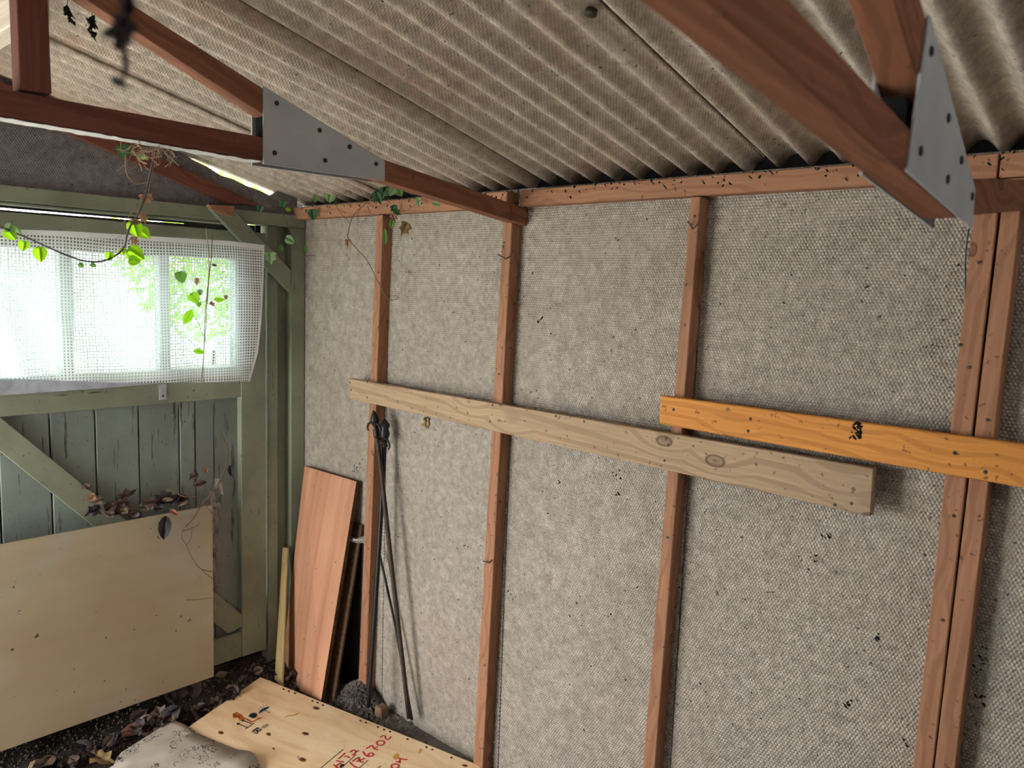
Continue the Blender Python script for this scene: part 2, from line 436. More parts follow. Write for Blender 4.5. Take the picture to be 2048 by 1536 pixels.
# leaves ----------------------------------------------------------------
OUT = {
 'heart': [(0, .10), (.22, -.04), (.42, .06), (.50, .30), (.42, .58), (.22, .84), (0, 1.0)],
 'ivy':   [(0, .12), (.20, -.06), (.52, .10), (.34, .32), (.44, .62), (.18, .68), (0, 1.05)],
 'oval':  [(0, .0), (.16, .10), (.27, .32), (.27, .58), (.16, .84), (0, 1.0)],
 'long':  [(0, .0), (.10, .12), (.15, .4), (.12, .72), (0, 1.0)],
}
LEAFMESH = {}
def leaf_mesh(kind, mat, seed=0, crumple=.0):
    key = (kind, mat, seed, crumple)
    if key in LEAFMESH: return LEAFMESH[key]
    r = random.Random(seed*31+len(kind))
    o = OUT[kind]; V = []; F = []
    mids = [(0, y) for (_, y) in o]
    for side in (1, -1):
        b = len(V)
        for (x, y) in o:
            V.append(Vector((x*side, y, 0)))
        for (x, y) in o:
            V.append(Vector((x*side*.5, y*.9+.06 if 0 < y < 1 else y, 0)))
        n = len(o)
        for i in range(n-1):
            F.append([b+i, b+i+1, b+n+i+1, b+n+i])
        m = len(V)
        for (x, y) in o: V.append(Vector((0, y, 0)))
        for i in range(n-1): F.append([b+n+i, b+n+i+1, m+i+1, m+i])
    curl = r.uniform(.12, .35); droop = r.uniform(-.25, .35)
    ph = Vector((r.uniform(0, 9), r.uniform(0, 9), 0))
    for v in V:
        v.z += abs(v.x)*curl + droop*(v.y-.4)**2
        if crumple: v.z += crumple*(mnoise.noise(v*3.1+ph))*1.0; v.x *= 1-.3*crumple
        v.y -= .1
    me = bpy.data.meshes.new('leaf_'+kind); me.from_pydata(V, [], F); me.materials.append(MATS[mat])
    bm = bmesh.new(); bm.from_mesh(me); bmesh.ops.remove_doubles(bm, verts=bm.verts, dist=1e-4)
    bmesh.ops.dissolve_degenerate(bm, dist=1e-4, edges=bm.edges)
    for f in bm.faces: f.smooth = True
    bm.to_mesh(me); bm.free()
    LEAFMESH[key] = me; return me
def put_leaf(name, P, size, normal, tip, me, parent=None):
    o = bpy.data.objects.new(name, me); COL.objects.link(o)
    n = Vector(normal).normalized(); y = Vector(tip); y = (y-n*y.dot(n))
    if y.length < 1e-3: y = n.orthogonal()
    y.normalize(); x = y.cross(n)
    m = Matrix.Identity(4)
    for i in range(3): m[i][0], m[i][1], m[i][2], m[i][3] = x[i]*size, y[i]*size, n[i]*size, P[i]
    if parent is not None:
        o.parent = parent; o.matrix_parent_inverse = world_of(parent).inverted()
    o.matrix_basis = m
    return o
def jit(v, a): return Vector((v[0]+rnd.uniform(-a, a), v[1]+rnd.uniform(-a, a), v[2]+rnd.uniform(-a, a)))

#=================================================================== SETTING
# ---- dimensions of the shed: side wall y=0, gable x=0, ridge over y=-1.40
SL = math.tan(math.radians(14.0)); ZE = 1.897; RY = -1.40; PITCHW = .0765; AMP = .031; X0C = 1.281
XB, YL = 4.60, -2.80
def roof_z(x, y):
    d = y if y > RY else 2*RY-y
    return ZE + SL*(-d) + AMP*(.5-.5*math.cos(2*math.pi*(x-X0C)/PITCHW))**.8

# ---- floor : bare earth with a low heap along the gable and by the first stud
def ground(x, y):
    z = -.045 + .016*mnoise.noise(Vector((x*4, y*4, 0))) + .010*mnoise.noise(Vector((x*13, y*13, 3)))
    z += .085*max(0, 1-x/.30) if x < .30 else 0
    z += .125*math.exp(-(((x-.46)/.13)**2 + ((y+.05)/.09)**2))
    return z
nx, ny = 150, 95; V = []; F = []
for j in range(ny+1):
    for i in range(nx+1):
        u = i/nx; x = -.14 + (XB+.14)*u**1.5; y = .03 + (YL-.03)*(j/ny)**1.3
        V.append((x, y, ground(x, y)))
for j in range(ny):
    for i in range(nx):
        a = j*(nx+1)+i; F.append([a, a+1, a+nx+2, a+nx+1])
fl = tag(mk('floor', V, F, 'soil', smooth=True), 'bare dark earth floor of the shed, unseen slabs added to bounce light', kind='structure')
for (xa_, xb_, ya_, yb_) in ((.03, 1.2, -2.79, -1.5), (1.25, 2.9, -2.79, -.95), (2.92, 4.58, -2.79, -.12)):  # added unseen slabs: pale ones bounce light up, rear one stays dark
    box('added_slab', (xa_, ya_, -.09), (xb_, yb_, -.012), 'added_slab_pale' if xa_ < 2.9 else 'concrete', fl, bevel=.004)

# ---- right wall : pressed fibre panels between studs
wr = empty('wall_right', (1.5, 0, 0), label='side wall of grey pressed fibre panels between bare studs', kind='structure')
bays = [-.02, .54, 1.155, 1.79, 2.44, 3.07, 3.70, 4.32, XB]
for a, b in zip(bays[:-1], bays[1:]):
    box('fibre_panel', (a+.0015, 0, -.06), (b-.0015, .012, 1.90), 'fibre_panel', wr, (1, 0, 0), (0, 0, 1))
# studs (front face left edge top, bottom ; width top)
def stud(xt, xb, wt, wb, zt, zb, y0=-.045):
    pts = [(xb, y0, zb), (xb+wb, y0, zb), (xt+wt, y0, zt), (xt, y0, zt)]
    return prism('stud', pts, (0, .0445, 0), 'stud_wood', wr, (xt-xb, 0, zt-zb), (0, -1, 0), .002)
st1 = stud(.523, .449, .035, .046, 1.841, 0.0)
st2 = stud(1.138, 1.081, .036, .045, 1.800, -.01)
st3 = stud(1.772, 1.722, .028, .040, 1.841, 0.0)
st4 = stud(2.400, 2.388, .041, .035, 1.841, 0.0)
st5 = stud(2.4465, 2.425, .032, .041, 1.841, 0.0)
for x in (3.05, 3.68, 4.30): stud(x, x, .04, .04, 1.841, 0)
def plate(x0, x1, z0=1.843, z1=1.889, y0=-.047):
    return box('top_plate', (x0, y0, z0), (x1, -.0005, z1), 'stud_wood', wr, (1, 0, 0), (0, -1, 0), .002)
plate(-.01, 1.152); plate(1.205, 2.432); plate(2.436, XB)
box('eave_closure', (-.08, .013, 1.86), (XB, .03, 1.955), 'dark_closure', wr)
box('outer_lining', (-.02, .013, -.06), (XB, .02, 1.86), 'dark_closure', wr)
# kerb under the wall
k = box('trim_1', (-.05, -.085, -.12), (XB, .02, -.002), 'concrete', bevel=.006); tag(k, 'low concrete kerb carrying the side wall', kind='structure')
# bent nails in the studs
def bent_nail(parent, a, b, c, r=.0019):
    tube('bent_nail', [a, b, c], r, 'nail_iron', parent, n=6, sub=1)
q = lambda x, y, d=-.047: pY(x, y, d)
bent_nail(wr, q(996, 509, -.055), q(1012, 518, -.066), q(1021, 512, -.046))
bent_nail(wr, q(1376, 443, -.054), q(1386, 458, -.063), q(1396, 448, -.046))
bent_nail(wr, q(967, 1122, -.054), q(978, 1126, -.06), q(984, 1120, -.046))
for (x, y) in [(1008, 485), (1006, 492), (998, 748), (1389, 432), (1383, 449), (1335, 1075), (1958, 525), (1920, 690), (2040, 735), (1975, 840), (1915, 905), (1850, 1110), (1885, 1240), (757, 545), (1907, 1032), (1938, 735)]:
    c = pY(x, y, -.0462); Vn, Fn = lathe_geo(c, (0, -1, 0), [(0, .0035), (.0014, .003)], 8)
    mk('nail_head', Vn, Fn, 'nail_iron', wr)
# dirt specks caught on the panels : uncountable, one piece of stuff
V = []; F = []
def shard(c, r, n=Vector((0, -1, 0)), flat=.5):
    b = len(V); a = n.orthogonal().normalized(); bb = n.cross(a); ph = rnd.uniform(0, 6.3); st = rnd.uniform(.4, 1.6)
    for k in range(5):
        t = ph+k*1.2566; V.append(c+(a*math.cos(t)*st+bb*math.sin(t)/st)*r*rnd.uniform(.5, 1.2))
    V.append(c+n*r*flat)
    for k in range(5): F.append([b+k, b+(k+1) % 5, b+5])
for i in range(520):
    x = rnd.uniform(0, 3.2); z = rnd.uniform(.0, 1.85)
    shard(Vector((x, -.0005, z)), rnd.choice([.0012, .0016, .002, .0026, .0035]))
for cx, cy, n, sp, r in [(1655, 1072, 5, 10, .005), (1757, 1275, 6, 9, .004), (1080, 640, 4, 8, .005), (715, 932, 16, 16, .0035), (850, 860, 10, 40, .002), (830, 880, 12, 50, .002), (1235, 945, 5, 26, .004), (1235, 985, 3, 8, .005), (1120, 965, 2, 5, .005), (930, 1090, 4, 20, .004), (1180, 905, 5, 22, .003), (1720, 540, 3, 30, .003), (1610, 1120, 8, 25, .003), (1960, 1320, 12, 40, .003), (1960, 1410, 6, 20, .004), (1810, 1490, 4, 14, .004), (1700, 1405, 4, 12, .004), (1040, 560, 6, 40, .003), (1055, 800, 6, 30, .003), (800, 1350, 8, 40, .002), (1150, 1240, 8, 60, .003), (1020, 1180, 7, 30, .003)]:
    for k in range(n):
        p = pY(cx+rnd.gauss(0, sp*.5), cy+rnd.gauss(0, sp*.5), -.0005); shard(p, r*rnd.uniform(.6, 1.3))
o = mk('dirt_specks', V, F, 'black_speck', wr); o['kind'] = 'stuff'
# spots of dirt on the plate and stud faces
V = []; F = []
for i in range(150):
    x = rnd.uniform(.05, 2.6); shard(Vector((x, -.0475, 1.889-abs(rnd.gauss(0, .014)))), rnd.uniform(.002, .005))
o = mk('plate_dirt', V, F, 'black_speck', wr); o['kind'] = 'stuff'

# ---- ceiling : corrugated fibre-cement sheets
ceil = empty('ceiling', (1.5, RY, 2.2), label='roof underside of corrugated grey fibre-cement sheets', kind='structure')
seams = [-.012, .530, 1.233, 1.934, 2.635, 3.336, 4.037, 4.70]
for slope in (0, 1):
    for a, b in zip(seams[:-1], seams[1:]):
        n = int(round((b-a+.045)/PITCHW*12)); V = []; F = []
        ys = [.13, -.10, -.5, -.95, RY+.01] if slope == 0 else [RY-.01, -1.9, -2.4, -2.9]
        xa = a-.045 if a > 0 else a-.03
        for y in ys:
            for i in range(n+1):
                x = xa + (b-xa)*i/n
                lift = .0105*(1-(x-xa)/(b-xa))
                V.append((x, y, roof_z(x, y)+lift))
        m = len(V)
        for i in range(m): V.append((V[i][0], V[i][1], V[i][2]+.006))
        R = len(ys)
        for j in range(R-1):
            for i in range(n):
                p = j*(n+1)+i
                F.append([p, p+1, p+n+2, p+n+1]); F.append([m+p, m+p+n+1, m+p+n+2, m+p+1])
        for i in range(n):
            F.append([i, m+i, m+i+1, i+1]); p = (R-1)*(n+1)+i; F.append([p, p+1, m+p+1, m+p])
        for j in range(R-1):
            p = j*(n+1); F.append([p, p+n+1, m+p+n+1, m+p]); p += n; F.append([p, m+p, m+p+n+1, p+n+1])
        o = mk('roof_sheet', V, F, 'roof_cement', ceil, (1, 0, 0), (0, .25, 1))
        for f in o.data.polygons: f.use_smooth = len(f.vertices) == 4
# the mapped lattice lies in local x/z, so lay it on the sheet plane through its own frame
V = []; F = []
for i, x in enumerate((-.2, 4.7)):
    for (dy, dz) in ((-.13, -.02), (0, .035), (.13, -.02)): V.append((x, RY+dy, 2.275+dz))
F = [[0, 1, 4, 3], [1, 2, 5, 4]]
mk('ridge_cap', V, F, 'roof_cement', ceil)
# roofing bolt with washer beside the middle seam
pc = pZ(1181, 28, 2.075)
Vn, Fn = lathe_geo(pc+Vector((0, 0, -.004)), (0, .25, 1), [(0, .003), (.001, .008), (.003, .0105), (.012, .0105)], 12)
mk('roofing_bolt', Vn, Fn, 'rusty_iron', ceil, smooth=True)
V = []; F = []
for i in range(240):
    x = rnd.uniform(0, 3.0); y = rnd.uniform(-1.3, 0); shard(Vector((x, y, roof_z(x, y)-.0005)), rnd.choice([.0015, .002, .003, .004]), Vector((0, -.2, -1)).normalized())
o = mk('roof_dirt', V, F, 'black_speck', ceil); o['kind'] = 'stuff'
# ridge board, pale
box('ridge_board', (-.05, -1.315, 2.055), (1.148, -1.275, 2.118), 'pale_wood', ceil, (1, 0, 0), (0, 0, 1), .002)

# ---- front gable wall : green frame round the door, grey panel above
wf = empty('wall_front', (0, -1, 0), label='gable end with green painted frame and grey panel above the door', kind='structure')
def bx(name, y0, y1, z0, z1, x0, x1, mat, parent, vert=None, bev=.002):
    vert = (z1-z0) > (y1-y0) if vert is None else vert
    return box(name, (x0, y0, z0), (x1, y1, z1), mat, parent, (0, 0, 1) if vert else (0, 1, 0), (1, 0, 0), bev)
bx('tie_beam', YL, -.002, 1.810, 1.858, -.05, .012, 'green_paint', wf)
bx('tie_beam_strip', -1.93, -.25, 1.800, 1.8085, -.03, .006, 'green_paint', wf)
for y0_, y1_, zt_ in ((-1.93, -1.25, 1.7900), (-1.25, -1.06, 1.7895), (-1.06, -.93, 1.7880), (-.93, -.80, 1.7890), (-.80, -.66, 1.7902), (-.66, -.55, 1.7915), (-.55, -.46, 1.7925), (-.46, -.17, 1.81)):
    bx('weather_bar', y0_+.0005, y1_-.0005, 1.74, zt_, -.075, -.062, 'dark_closure', wf, False, 0)
bx('weather_bar', -1.93, -.46, 1.7945, 1.82, -.075, -.062, 'dark_closure', wf, False, 0)
for z0_, z1_ in ((.0, .62), (.625, .98), (.988, 1.055), (1.060, 1.225), (1.23, 1.81)):
    bx('draught_strip', -.185, -.160, z0_, z1_, -.060, -.052, 'dark_closure', wf, True, 0)
bx('corner_post', -.066, -.003, -.08, 1.8095, -.05, .010, 'green_paint', wf)
bx('door_post', -.166, -.122, -.08, 1.8095, -.05, .004, 'green_paint', wf)
bx('recess_board', -.122, -.066, -.08, 1.8095, -.05, -.030, 'green_paint', wf)
# corner brace with its pale sawn end
prism('corner_brace', [pX(420, 416, .035), pX(472, 424, .035), pX(582, 541, .035), pX(580, 584, .035)], (-.022, 0, 0), 'green_paint', wf, (0, 1, -1), (1, 0, 0))
prism('brace_end', [pX(417, 409, .037), pX(470, 412, .037), pX(466, 434, .037), pX(440, 428, .037), pX(424, 418, .037)], (-.026, 0, 0), 'orange_board_wood', wf, (0, 1, 0), (1, 0, 0)).data.materials[0] = MATS['stud_wood']
# grey gable panel with a raked top that leaves a slit of daylight under the sheets
def gz(y): return ZE+SL*(-y)-.006+.05*max(0, min(1, (y+.125)/.03))+.003*math.sin(y*60)+.030*max(0, min(1, (-y-.36)/.20))-.004*max(0, (y+.30))/.3
ys = [-.03, -.10, -.15, -.20, -.25, -.30, -.35, -.40, -.46, -.52, -.60, -.75, -.9, RY]
top = [(-.018, y, gz(y)) for y in ys] + [(-.018, 2*RY-y, gz(y)) for y in ys[-2::-1]]
pts = [(-.018, 2*RY+.03, 1.859)] + top[::-1] + [(-.018, -.03, 1.859)]
pts = [Vector(p) for p in pts]
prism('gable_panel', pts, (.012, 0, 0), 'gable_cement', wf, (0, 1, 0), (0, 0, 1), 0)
lo = lambda x: 265+(x-137)*.446
hi = lambda x: 306+(x-309)*.470
prism('gable_rafter', [pX(-80, lo(-80), .02), pX(455, lo(455), .02), pX(520, 409, .02), pX(-80, hi(-80), .02)], (-.026, 0, 0), 'red_wood', wf, (0, 1, -.25), (1, 0, 0))
# lining right of the post closing the corner
bx('outer_lining', -1.93, .02, -.08, .30, -.075, -.055, 'dark_closure', wf)
bx('outer_lining', -.175, .02, -.08, 1.86, -.075, -.055, 'dark_closure', wf)

# ---- door_1 : boarded leaf under the window
d1 = empty('door_1', (0, -.9, .1), label='green painted boarded door with diagonal braces', kind='structure')
edges = [-1.93, -1.79, -1.65, -1.51, -1.37, -1.232, -1.089, -.941, -.802, -.658, -.513, -.453, -.379, -.262]
for a, b in zip(edges[:-1], edges[1:]):
    g = .003 if abs(b+.379) > .001 else .003
    prism('plank', [(-.034, a+.0012, .10), (-.034, b-g, .10), (-.034, b-g, 1.149), (-.034, a+.0012, 1.149)], (.016+rnd.uniform(-.002, .002), 0, 0), 'green_paint_plank', d1, (0, 0, 1), (1, 0, 0), .0025)
bx('backing', -1.93, -.3805, .10, 1.149, -.046, -.037, 'dark_closure', d1)
bx('backing', -.3798, -.20, .10, .985, -.046, -.037, 'dark_closure', d1)
bx('backing', -.3798, -.20, 1.03, 1.07, -.046, -.037, 'dark_closure', d1)
bx('backing', -.376, -.20, .985, 1.149, -.046, -.037, 'dark_closure', d1)
bx('stile', -.284, -.178, .10, 1.779, -.03, .010, 'green_paint', d1)
bx('mid_rail', -1.93, -.2845, 1.150, 1.232, -.03, .008, 'green_paint', d1)
bx('head_rail', -1.93, -.2845, 1.700, 1.778, -.03, .008, 'green_paint', d1)
bx('bottom_rail', -1.93, -.2845, .10, .205, -.017, .006, 'green_paint', d1)
prism('brace', [pX(-90, 760, .006), pX(492, 1236, .006), pX(490, 1250, .006), pX(456, 1268, .006), pX(-90, 830, .006)], (-.022, 0, 0), 'green_paint', d1, (0, 1, -1.1), (1, 0, 0))
# curled strips of old skin by the broken board
V = []; F = []
for i in range(20):
    px, py = 431+rnd.gauss(0, 4), 955+i*13+rnd.uniform(-4, 4)
    a = pX(px, py, -.014); b = pX(px+rnd.uniform(-5, 5), py+rnd.uniform(14, 34), -.012)
    w = Vector((.0, rnd.uniform(.006, .013), 0)); u = Vector((rnd.uniform(.004, .013), 0, 0)); n = len(V)
    V += [a-w, a+u*.4, a+w+u, b-w+u*.3, b, b+w*.6+u]
    F += [[n, n+1, n+4, n+3], [n+1, n+2, n+5, n+4]]
o = mk('peeling_skin', V, F, 'peeled_skin', d1); o['kind'] = 'stuff'

# ---- window_1 : row of panes in the top of the door
w1 = empty('window_1', (-.02, -.9, 1.25), label='row of window panes in the top half of the green door', kind='structure')
bx('window_sill', -1.93, -.2845, 1.2325, 1.272, -.06, .016, 'window_paint', w1)
bx('window_head', -1.93, -.2845, 1.672, 1.6995, -.05, .004, 'green_paint', w1)
bx('jamb', -.300, -.2845, 1.272, 1.672, -.05, .004, 'window_paint', w1)
mull = [(-.587, -.548), (-.905, -.866), (-1.225, -1.186), (-1.545, -1.506), (-1.92, -1.86)]
prev = -.300
for a, b in mull:
    bx('mullion', a, b, 1.272, 1.672, -.045, .002, 'window_paint', w1)
    bx('pane', b+.0003, prev-.0003, 1.2725, 1.6715, -.030, -.026, 'glass', w1, bev=0)
    prev = a
prism('catch_plate', [pX(318, 768, .013), pX(333, 768, .013), pX(333, 799, .013), pX(319, 800, .013)], (-.003, 0, 0), 'grey_plastic', w1, (0, 1, 0), (1, 0, 0), 0)
Vn, Fn = lathe_geo(pX(326, 792, .0132), (1, 0, 0), [(0, .004), (.003, .003)], 8); mk('catch_screw', Vn, Fn, 'bolt_iron', w1)

# ---- walls out of the frame, with the side doorway and an added gable opening for light
wl = empty('wall_left', (1, YL, 0), label='opposite side wall with an open doorway', kind='structure')
box('wall_piece', (-.05, YL-.05, -.06), (.05, YL, 1.90), 'far_wall', wl)
box('wall_piece', (.80, YL-.05, -.06), (XB, YL, 1.90), 'far_wall', wl)
box('wall_piece', (.05, YL-.05, 1.60), (.80, YL, 1.90), 'far_wall', wl)
wb = empty('wall_back', (XB, -1, 0), label='closed rear wall behind the viewer', kind='structure')
for y0_, y1_ in ((YL, -1.9), (-1.9, -.95), (-.95, .02)):
    box('wall_piece', (XB, y0_+.001, -.06), (XB+.05, y1_-.001, 2.0), 'dark_wall', wb)
bx('wall_piece', YL, -2.78, -.06, 1.80, -.05, -.01, 'far_wall', wf)
# ground outside, and an added pale wall that dims the sky behind the window
gw = box('added_yard_wall', (-5.2, -9, -.13), (-4.9, 5, 4.2), 'added_wall_white', bevel=0); tag(gw, 'pale rendered wall added across the yard to dim the window view', kind='structure')
g = mk('outside_ground', [(-30, -30, -.13), (30, -30, -.13), (30, 30, -.13), (-30, 30, -.13)], [[0, 1, 2, 3]], 'outside_ground'); tag(g, 'pale ground outside the shed', kind='structure')

#=================================================================== ROOF TRUSSES
def truss(name, label, xf, th, P, wood_m, post=None):
    """P: dict of polygons (y,z) in the truss plane; xf near face; th thickness"""
    t = empty(name, (xf, -.6, P['chord'][0][1]), label=label, cat='roof truss', group='timber roof trusses')
    def pc(nm, poly, x, thick, mat, along, bev=.002):
        return prism(nm, [(x, y, z) for y, z in poly], (-thick, 0, 0), mat, t, along, (1, 0, 0), bev)
    pc('bottom_chord', P['chord'], xf, th, 'red_wood' if post else wood_m, (0, 1, 0))
    pc('rafter', P['rafter'], xf, th, wood_m, (0, 1, -.35))
    pc('rafter_tail', P['tail'], xf-.001, th-.002, 'stud_wood' if name == 'x' else wood_m, (0, 1, -.1))
    if post: pc('king_post', post, xf, th, 'red_wood', (0, 0, 1))
    if 'spacer' in P: pc('spacer_block', P['spacer'], xf-.006, th-.012, 'dark_closure', (0, 1, 0), 0)
    g1 = pc('gusset_plate', P['gusset'], xf+.0042, .004, 'galvanised_steel', (0, 1, 0), .0008)
    g2 = pc('gusset_plate', P['gusset'], xf-th-.0002, .004, 'galvanised_steel', (0, 1, 0), .0008)
    for (y, z) in P['bolts']:
        Vn, Fn = lathe_geo((xf+.0042, y, z), (1, 0, 0), [(0, .0055), (.0016, .0055), (.0024, .0038)], 10)
        b = mk('bolt', Vn, Fn, 'bolt_iron', g1)
        Vn, Fn = lathe_geo((xf-th-.0042, y, z), (-1, 0, 0), [(0, .0055), (.0016, .0055), (.0024, .0038)], 8)
        b = mk('bolt', Vn, Fn, 'bolt_iron', g2)
    return t
XA = 1.20
def yzX(px, py, x): p = pX(px, py, x); return (p.y, p.z)
A = lambda *l: [yzX(a, b, XA) for a, b in l]
def ext(p, q, t): return (p[0]+(q[0]-p[0])*t, p[1]+(q[1]-p[1])*t)
cA = A((0, 176), (523, 274), (523, 321), (0, 232))
y0 = -2.05
def at_y(p, q, y): t = (y-p[0])/(q[0]-p[0]); return ext(p, q, t)
chordA = [at_y(cA[0], cA[1], y0), ext(cA[0], cA[1], 1.10), ext(cA[3], cA[2], 1.15), at_y(cA[3], cA[2], y0)]
rA = A((325, 48), (522, 174), (523, 227), (175, 0))
rafA = [at_y(rA[0], rA[1], -1.42), ext(rA[0], rA[1], 1.25), ext(rA[3], rA[2], 1.10), at_y(rA[3], rA[2], -1.42)]
gA = A((525, 172), (768, 322), (768, 362), (525, 328))
tA = A((768, 319), (1060, 418), (1062, 452), (768, 361))
tailA = [ext(tA[0], tA[1], -.18), tA[1], tA[2], ext(tA[3], tA[2], -.18)]
tailA = [(y, z) if y < -.003 else (-.003, z) for y, z in tailA]
postA = A((31, -60), (93, -60), (104, 189), (41, 179))
postA = [(postA[0][0], 2.215), (postA[1][0], 2.215), postA[2], postA[3]]
spA = [(gA[3][0]+.006, cA[1][1]), (gA[3][0]+.006, rA[2][1]-.002), (gA[3][0]+.12, rA[2][1]-.03), (gA[3][0]+.12, cA[1][1])]
T_A = truss('roof_truss', 'far timber roof truss with king post and grey steel gusset, above the window', XA, .044,
      dict(chord=chordA, rafter=rafA, tail=tailA, gusset=gA, spacer=spA,
           bolts=A((551, 207), (637, 261), (697, 294), (547, 306), (648, 321), (750, 328))), 'truss_wood', postA)
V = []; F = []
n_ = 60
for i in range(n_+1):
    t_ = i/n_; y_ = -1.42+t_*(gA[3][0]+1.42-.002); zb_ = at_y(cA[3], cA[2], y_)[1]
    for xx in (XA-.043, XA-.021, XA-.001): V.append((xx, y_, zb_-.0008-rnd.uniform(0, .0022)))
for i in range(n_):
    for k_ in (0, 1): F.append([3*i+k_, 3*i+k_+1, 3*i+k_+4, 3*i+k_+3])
mk('lit_dusty_underside', V, F, 'cobweb', T_A, (0, 1, 0))['kind'] = 'stuff'  # pale cobweb colour stands for window light on the chord's whitish, dusty underside
# wire loop round the tail of the far truss
w = [Vector((XA+.002, y, z)) for y, z in A((1020, 411), (1022, 425), (1019, 441))]
tube('wire_tie', w, .0012, 'nail_iron', T_A)
XBt = 2.525
B = lambda *l: [yzX(a, b, XBt) for a, b in l]
cB = B((1580, 0), (1807, 242), (1810, 344), (1416, 0))
chordB = [at_y(cB[0], cB[1], y0), ext(cB[0], cB[1], 1.35), ext(cB[3], cB[2], 1.52), at_y(cB[3], cB[2], y0)]
gB = B((1852, 30), (1944, 379), (1938, 457), (1808, 343))
dB = Vector((0, gB[1][0]-gB[0][0], gB[1][1]-gB[0][1])).normalized()
p0 = (gB[0][0], gB[0][1]-.003); p1 = (p0[0]+.2*dB.y, p0[1]+.2*dB.z)
nB = (dB.z*.058, -dB.y*.058)
q0 = (p0[0]+nB[0], p0[1]+nB[1]); q1 = (p1[0]+nB[0], p1[1]+nB[1])
rafB = [at_y(p0, p1, -1.40), ext(p0, p1, .95), ext(q0, q1, .6), at_y(q0, q1, -1.40)]
tB = B((1930, 355), (1944, 357), (1943, 430))
tailB = [(-.70, tB[1][1]-.012), (-.62, tB[1][1]), (-.004, 1.838), (-.004, 1.787), (-.60, tB[2][1]), (-.70, tB[2][1])]
spB = [(gB[3][0]+.012, cB[1][1]-.004), (gB[3][0]+.004, gB[0][1]-.085), (gB[3][0]+.10, gB[0][1]-.11), (gB[3][0]+.10, cB[1][1]-.02)]
T_B = truss('roof_truss', 'near timber roof truss with grey steel gusset plates, crossing overhead', XBt, .042,
      dict(chord=chordB, rafter=rafB, tail=tailB, gusset=gB, spacer=spB,
           bolts=B((1853, 104), (1888, 237), (1832, 303), (1914, 321), (1887, 359), (1936, 393))), 'truss_wood')

#=================================================================== THINGS
# ---- boards screwed across the studs
b1 = prism('plank', [pY(697, 757, -.068), pY(697, 797, -.068), pY(1741, 1033, -.068), pY(1747, 937, -.068)], (0, .022, 0), 'weathered_board_wood', None, (1, 0, 0), (0, -1, 0), .002)
b1 = tag(b1, 'long weathered grey-brown plank nailed across three studs', 'plank')
for (x, y) in [(700, 765), (702, 780), (735, 763), (734, 795), (985, 810), (980, 843), (1112, 832), (1168, 843), (1332, 877), (1336, 890), (1329, 921), (1703, 1007), (1670, 1010)]:
    Vn, Fn = lathe_geo(pY(x, y, -.0681), (0, -1, 0), [(0, .0038), (.0012, .003)], 8); mk('nail_head', Vn, Fn, 'nail_iron', b1)
b2 = prism('plank', [pY(1320, 791, -.069), pY(1318, 848, -.069), pY(2200, 1003, -.069), pY(2200, 909, -.069)], (0, .022, 0), 'orange_board_wood', None, (1, 0, 0), (0, -1, 0), .0025)
tag(b2, 'orange varnished plank screwed on above the grey plank, at the right', 'plank')
for (x, y) in [(1347, 819), (1501, 838), (1496, 862), (1910, 906), (1971, 944)]:
    Vn, Fn = lathe_geo(pY(x, y, -.0691), (0, -1, 0), [(0, .004), (.0012, .003)], 8); mk('screw_head', Vn, Fn, 'bolt_iron', b2)
# dark bark pocket and torn splinters of the orange plank
V = []; F = []
for i in range(26):
    px, py = 1716+rnd.gauss(0, 5), 852+rnd.uniform(-6, 24); shard(pY(px, py, -.0692), rnd.uniform(.003, .006))
mk('bark_pocket', V, F, 'black_speck', b2)['kind'] = 'stuff'

# ---- old plywood sheet leaning on the door
pl_t = pX(425, 1010, .040); pl_b = pX(428, 1353, .110)
d = Vector((0, 1, 0))
ply = prism('plywood_sheet', [pl_b, pl_t, pl_t-d*1.45, pl_b-d*1.45], (-.012, 0, -.002), 'plywood_old', None, (0, 1, 0), (1, 0, .1), .001)
tag(ply, 'large stained pale plywood sheet leaning on the green door', 'plywood')
# ---- beech panel and the dark one behind it
tl, tr = pY(609, 932, -.030), pY(713, 963, -.030); bl, br = pY(560, 1362, -.12), pY(642, 1402, -.170)
nrm = (tr-tl).cross(bl-tl).normalized()
if nrm.y > 0: nrm = -nrm
pn = mk('laminate_panel', [tl, tr, br, bl, tl-nrm*.016, tr-nrm*.016, br-nrm*.016, bl-nrm*.016],
        [[0, 1, 2, 3], [4, 5, 6, 7], [0, 1, 5, 4], [1, 2, 6, 5], [2, 3, 7, 6], [3, 0, 4, 7]], ['beech_laminate', 'edge_core'], None, tl-bl, -nrm,
        extra={0: 0, 1: 0, 2: 1, 3: 1, 4: 1, 5: 1})
tag(pn, 'orange beech laminate panel leaning in the corner', 'panel')
off = -nrm*.017 + Vector((.012, .004, -.17))
P2 = [p+off for p in (tl, tr, br, bl)]; P2[0].z += .0
pn2 = mk('laminate_panel', P2+[p-nrm*.008 for p in P2], [[0, 1, 2, 3], [4, 5, 6, 7], [0, 1, 5, 4], [1, 2, 6, 5], [2, 3, 7, 6], [3, 0, 4, 7]], ['edge_core', 'edge_core'], None, tl-bl, -nrm,
        extra={0: 0, 1: 0, 2: 1, 3: 1, 4: 1, 5: 1})
tag(pn2, 'thin brown panel standing right behind the beech panel', 'panel')
pn3 = prism('dark_board', [pY(672, 1082, -.006), pY(731, 1089, -.006), pY(728, 1398, -.006), pY(610, 1398, -.006)], (0, .005, 0), 'dark_panel', None, (0, 0, 1), (0, -1, 0), .001)
tag(pn3, 'black board standing against the wall between beech panel and first stud', 'board')
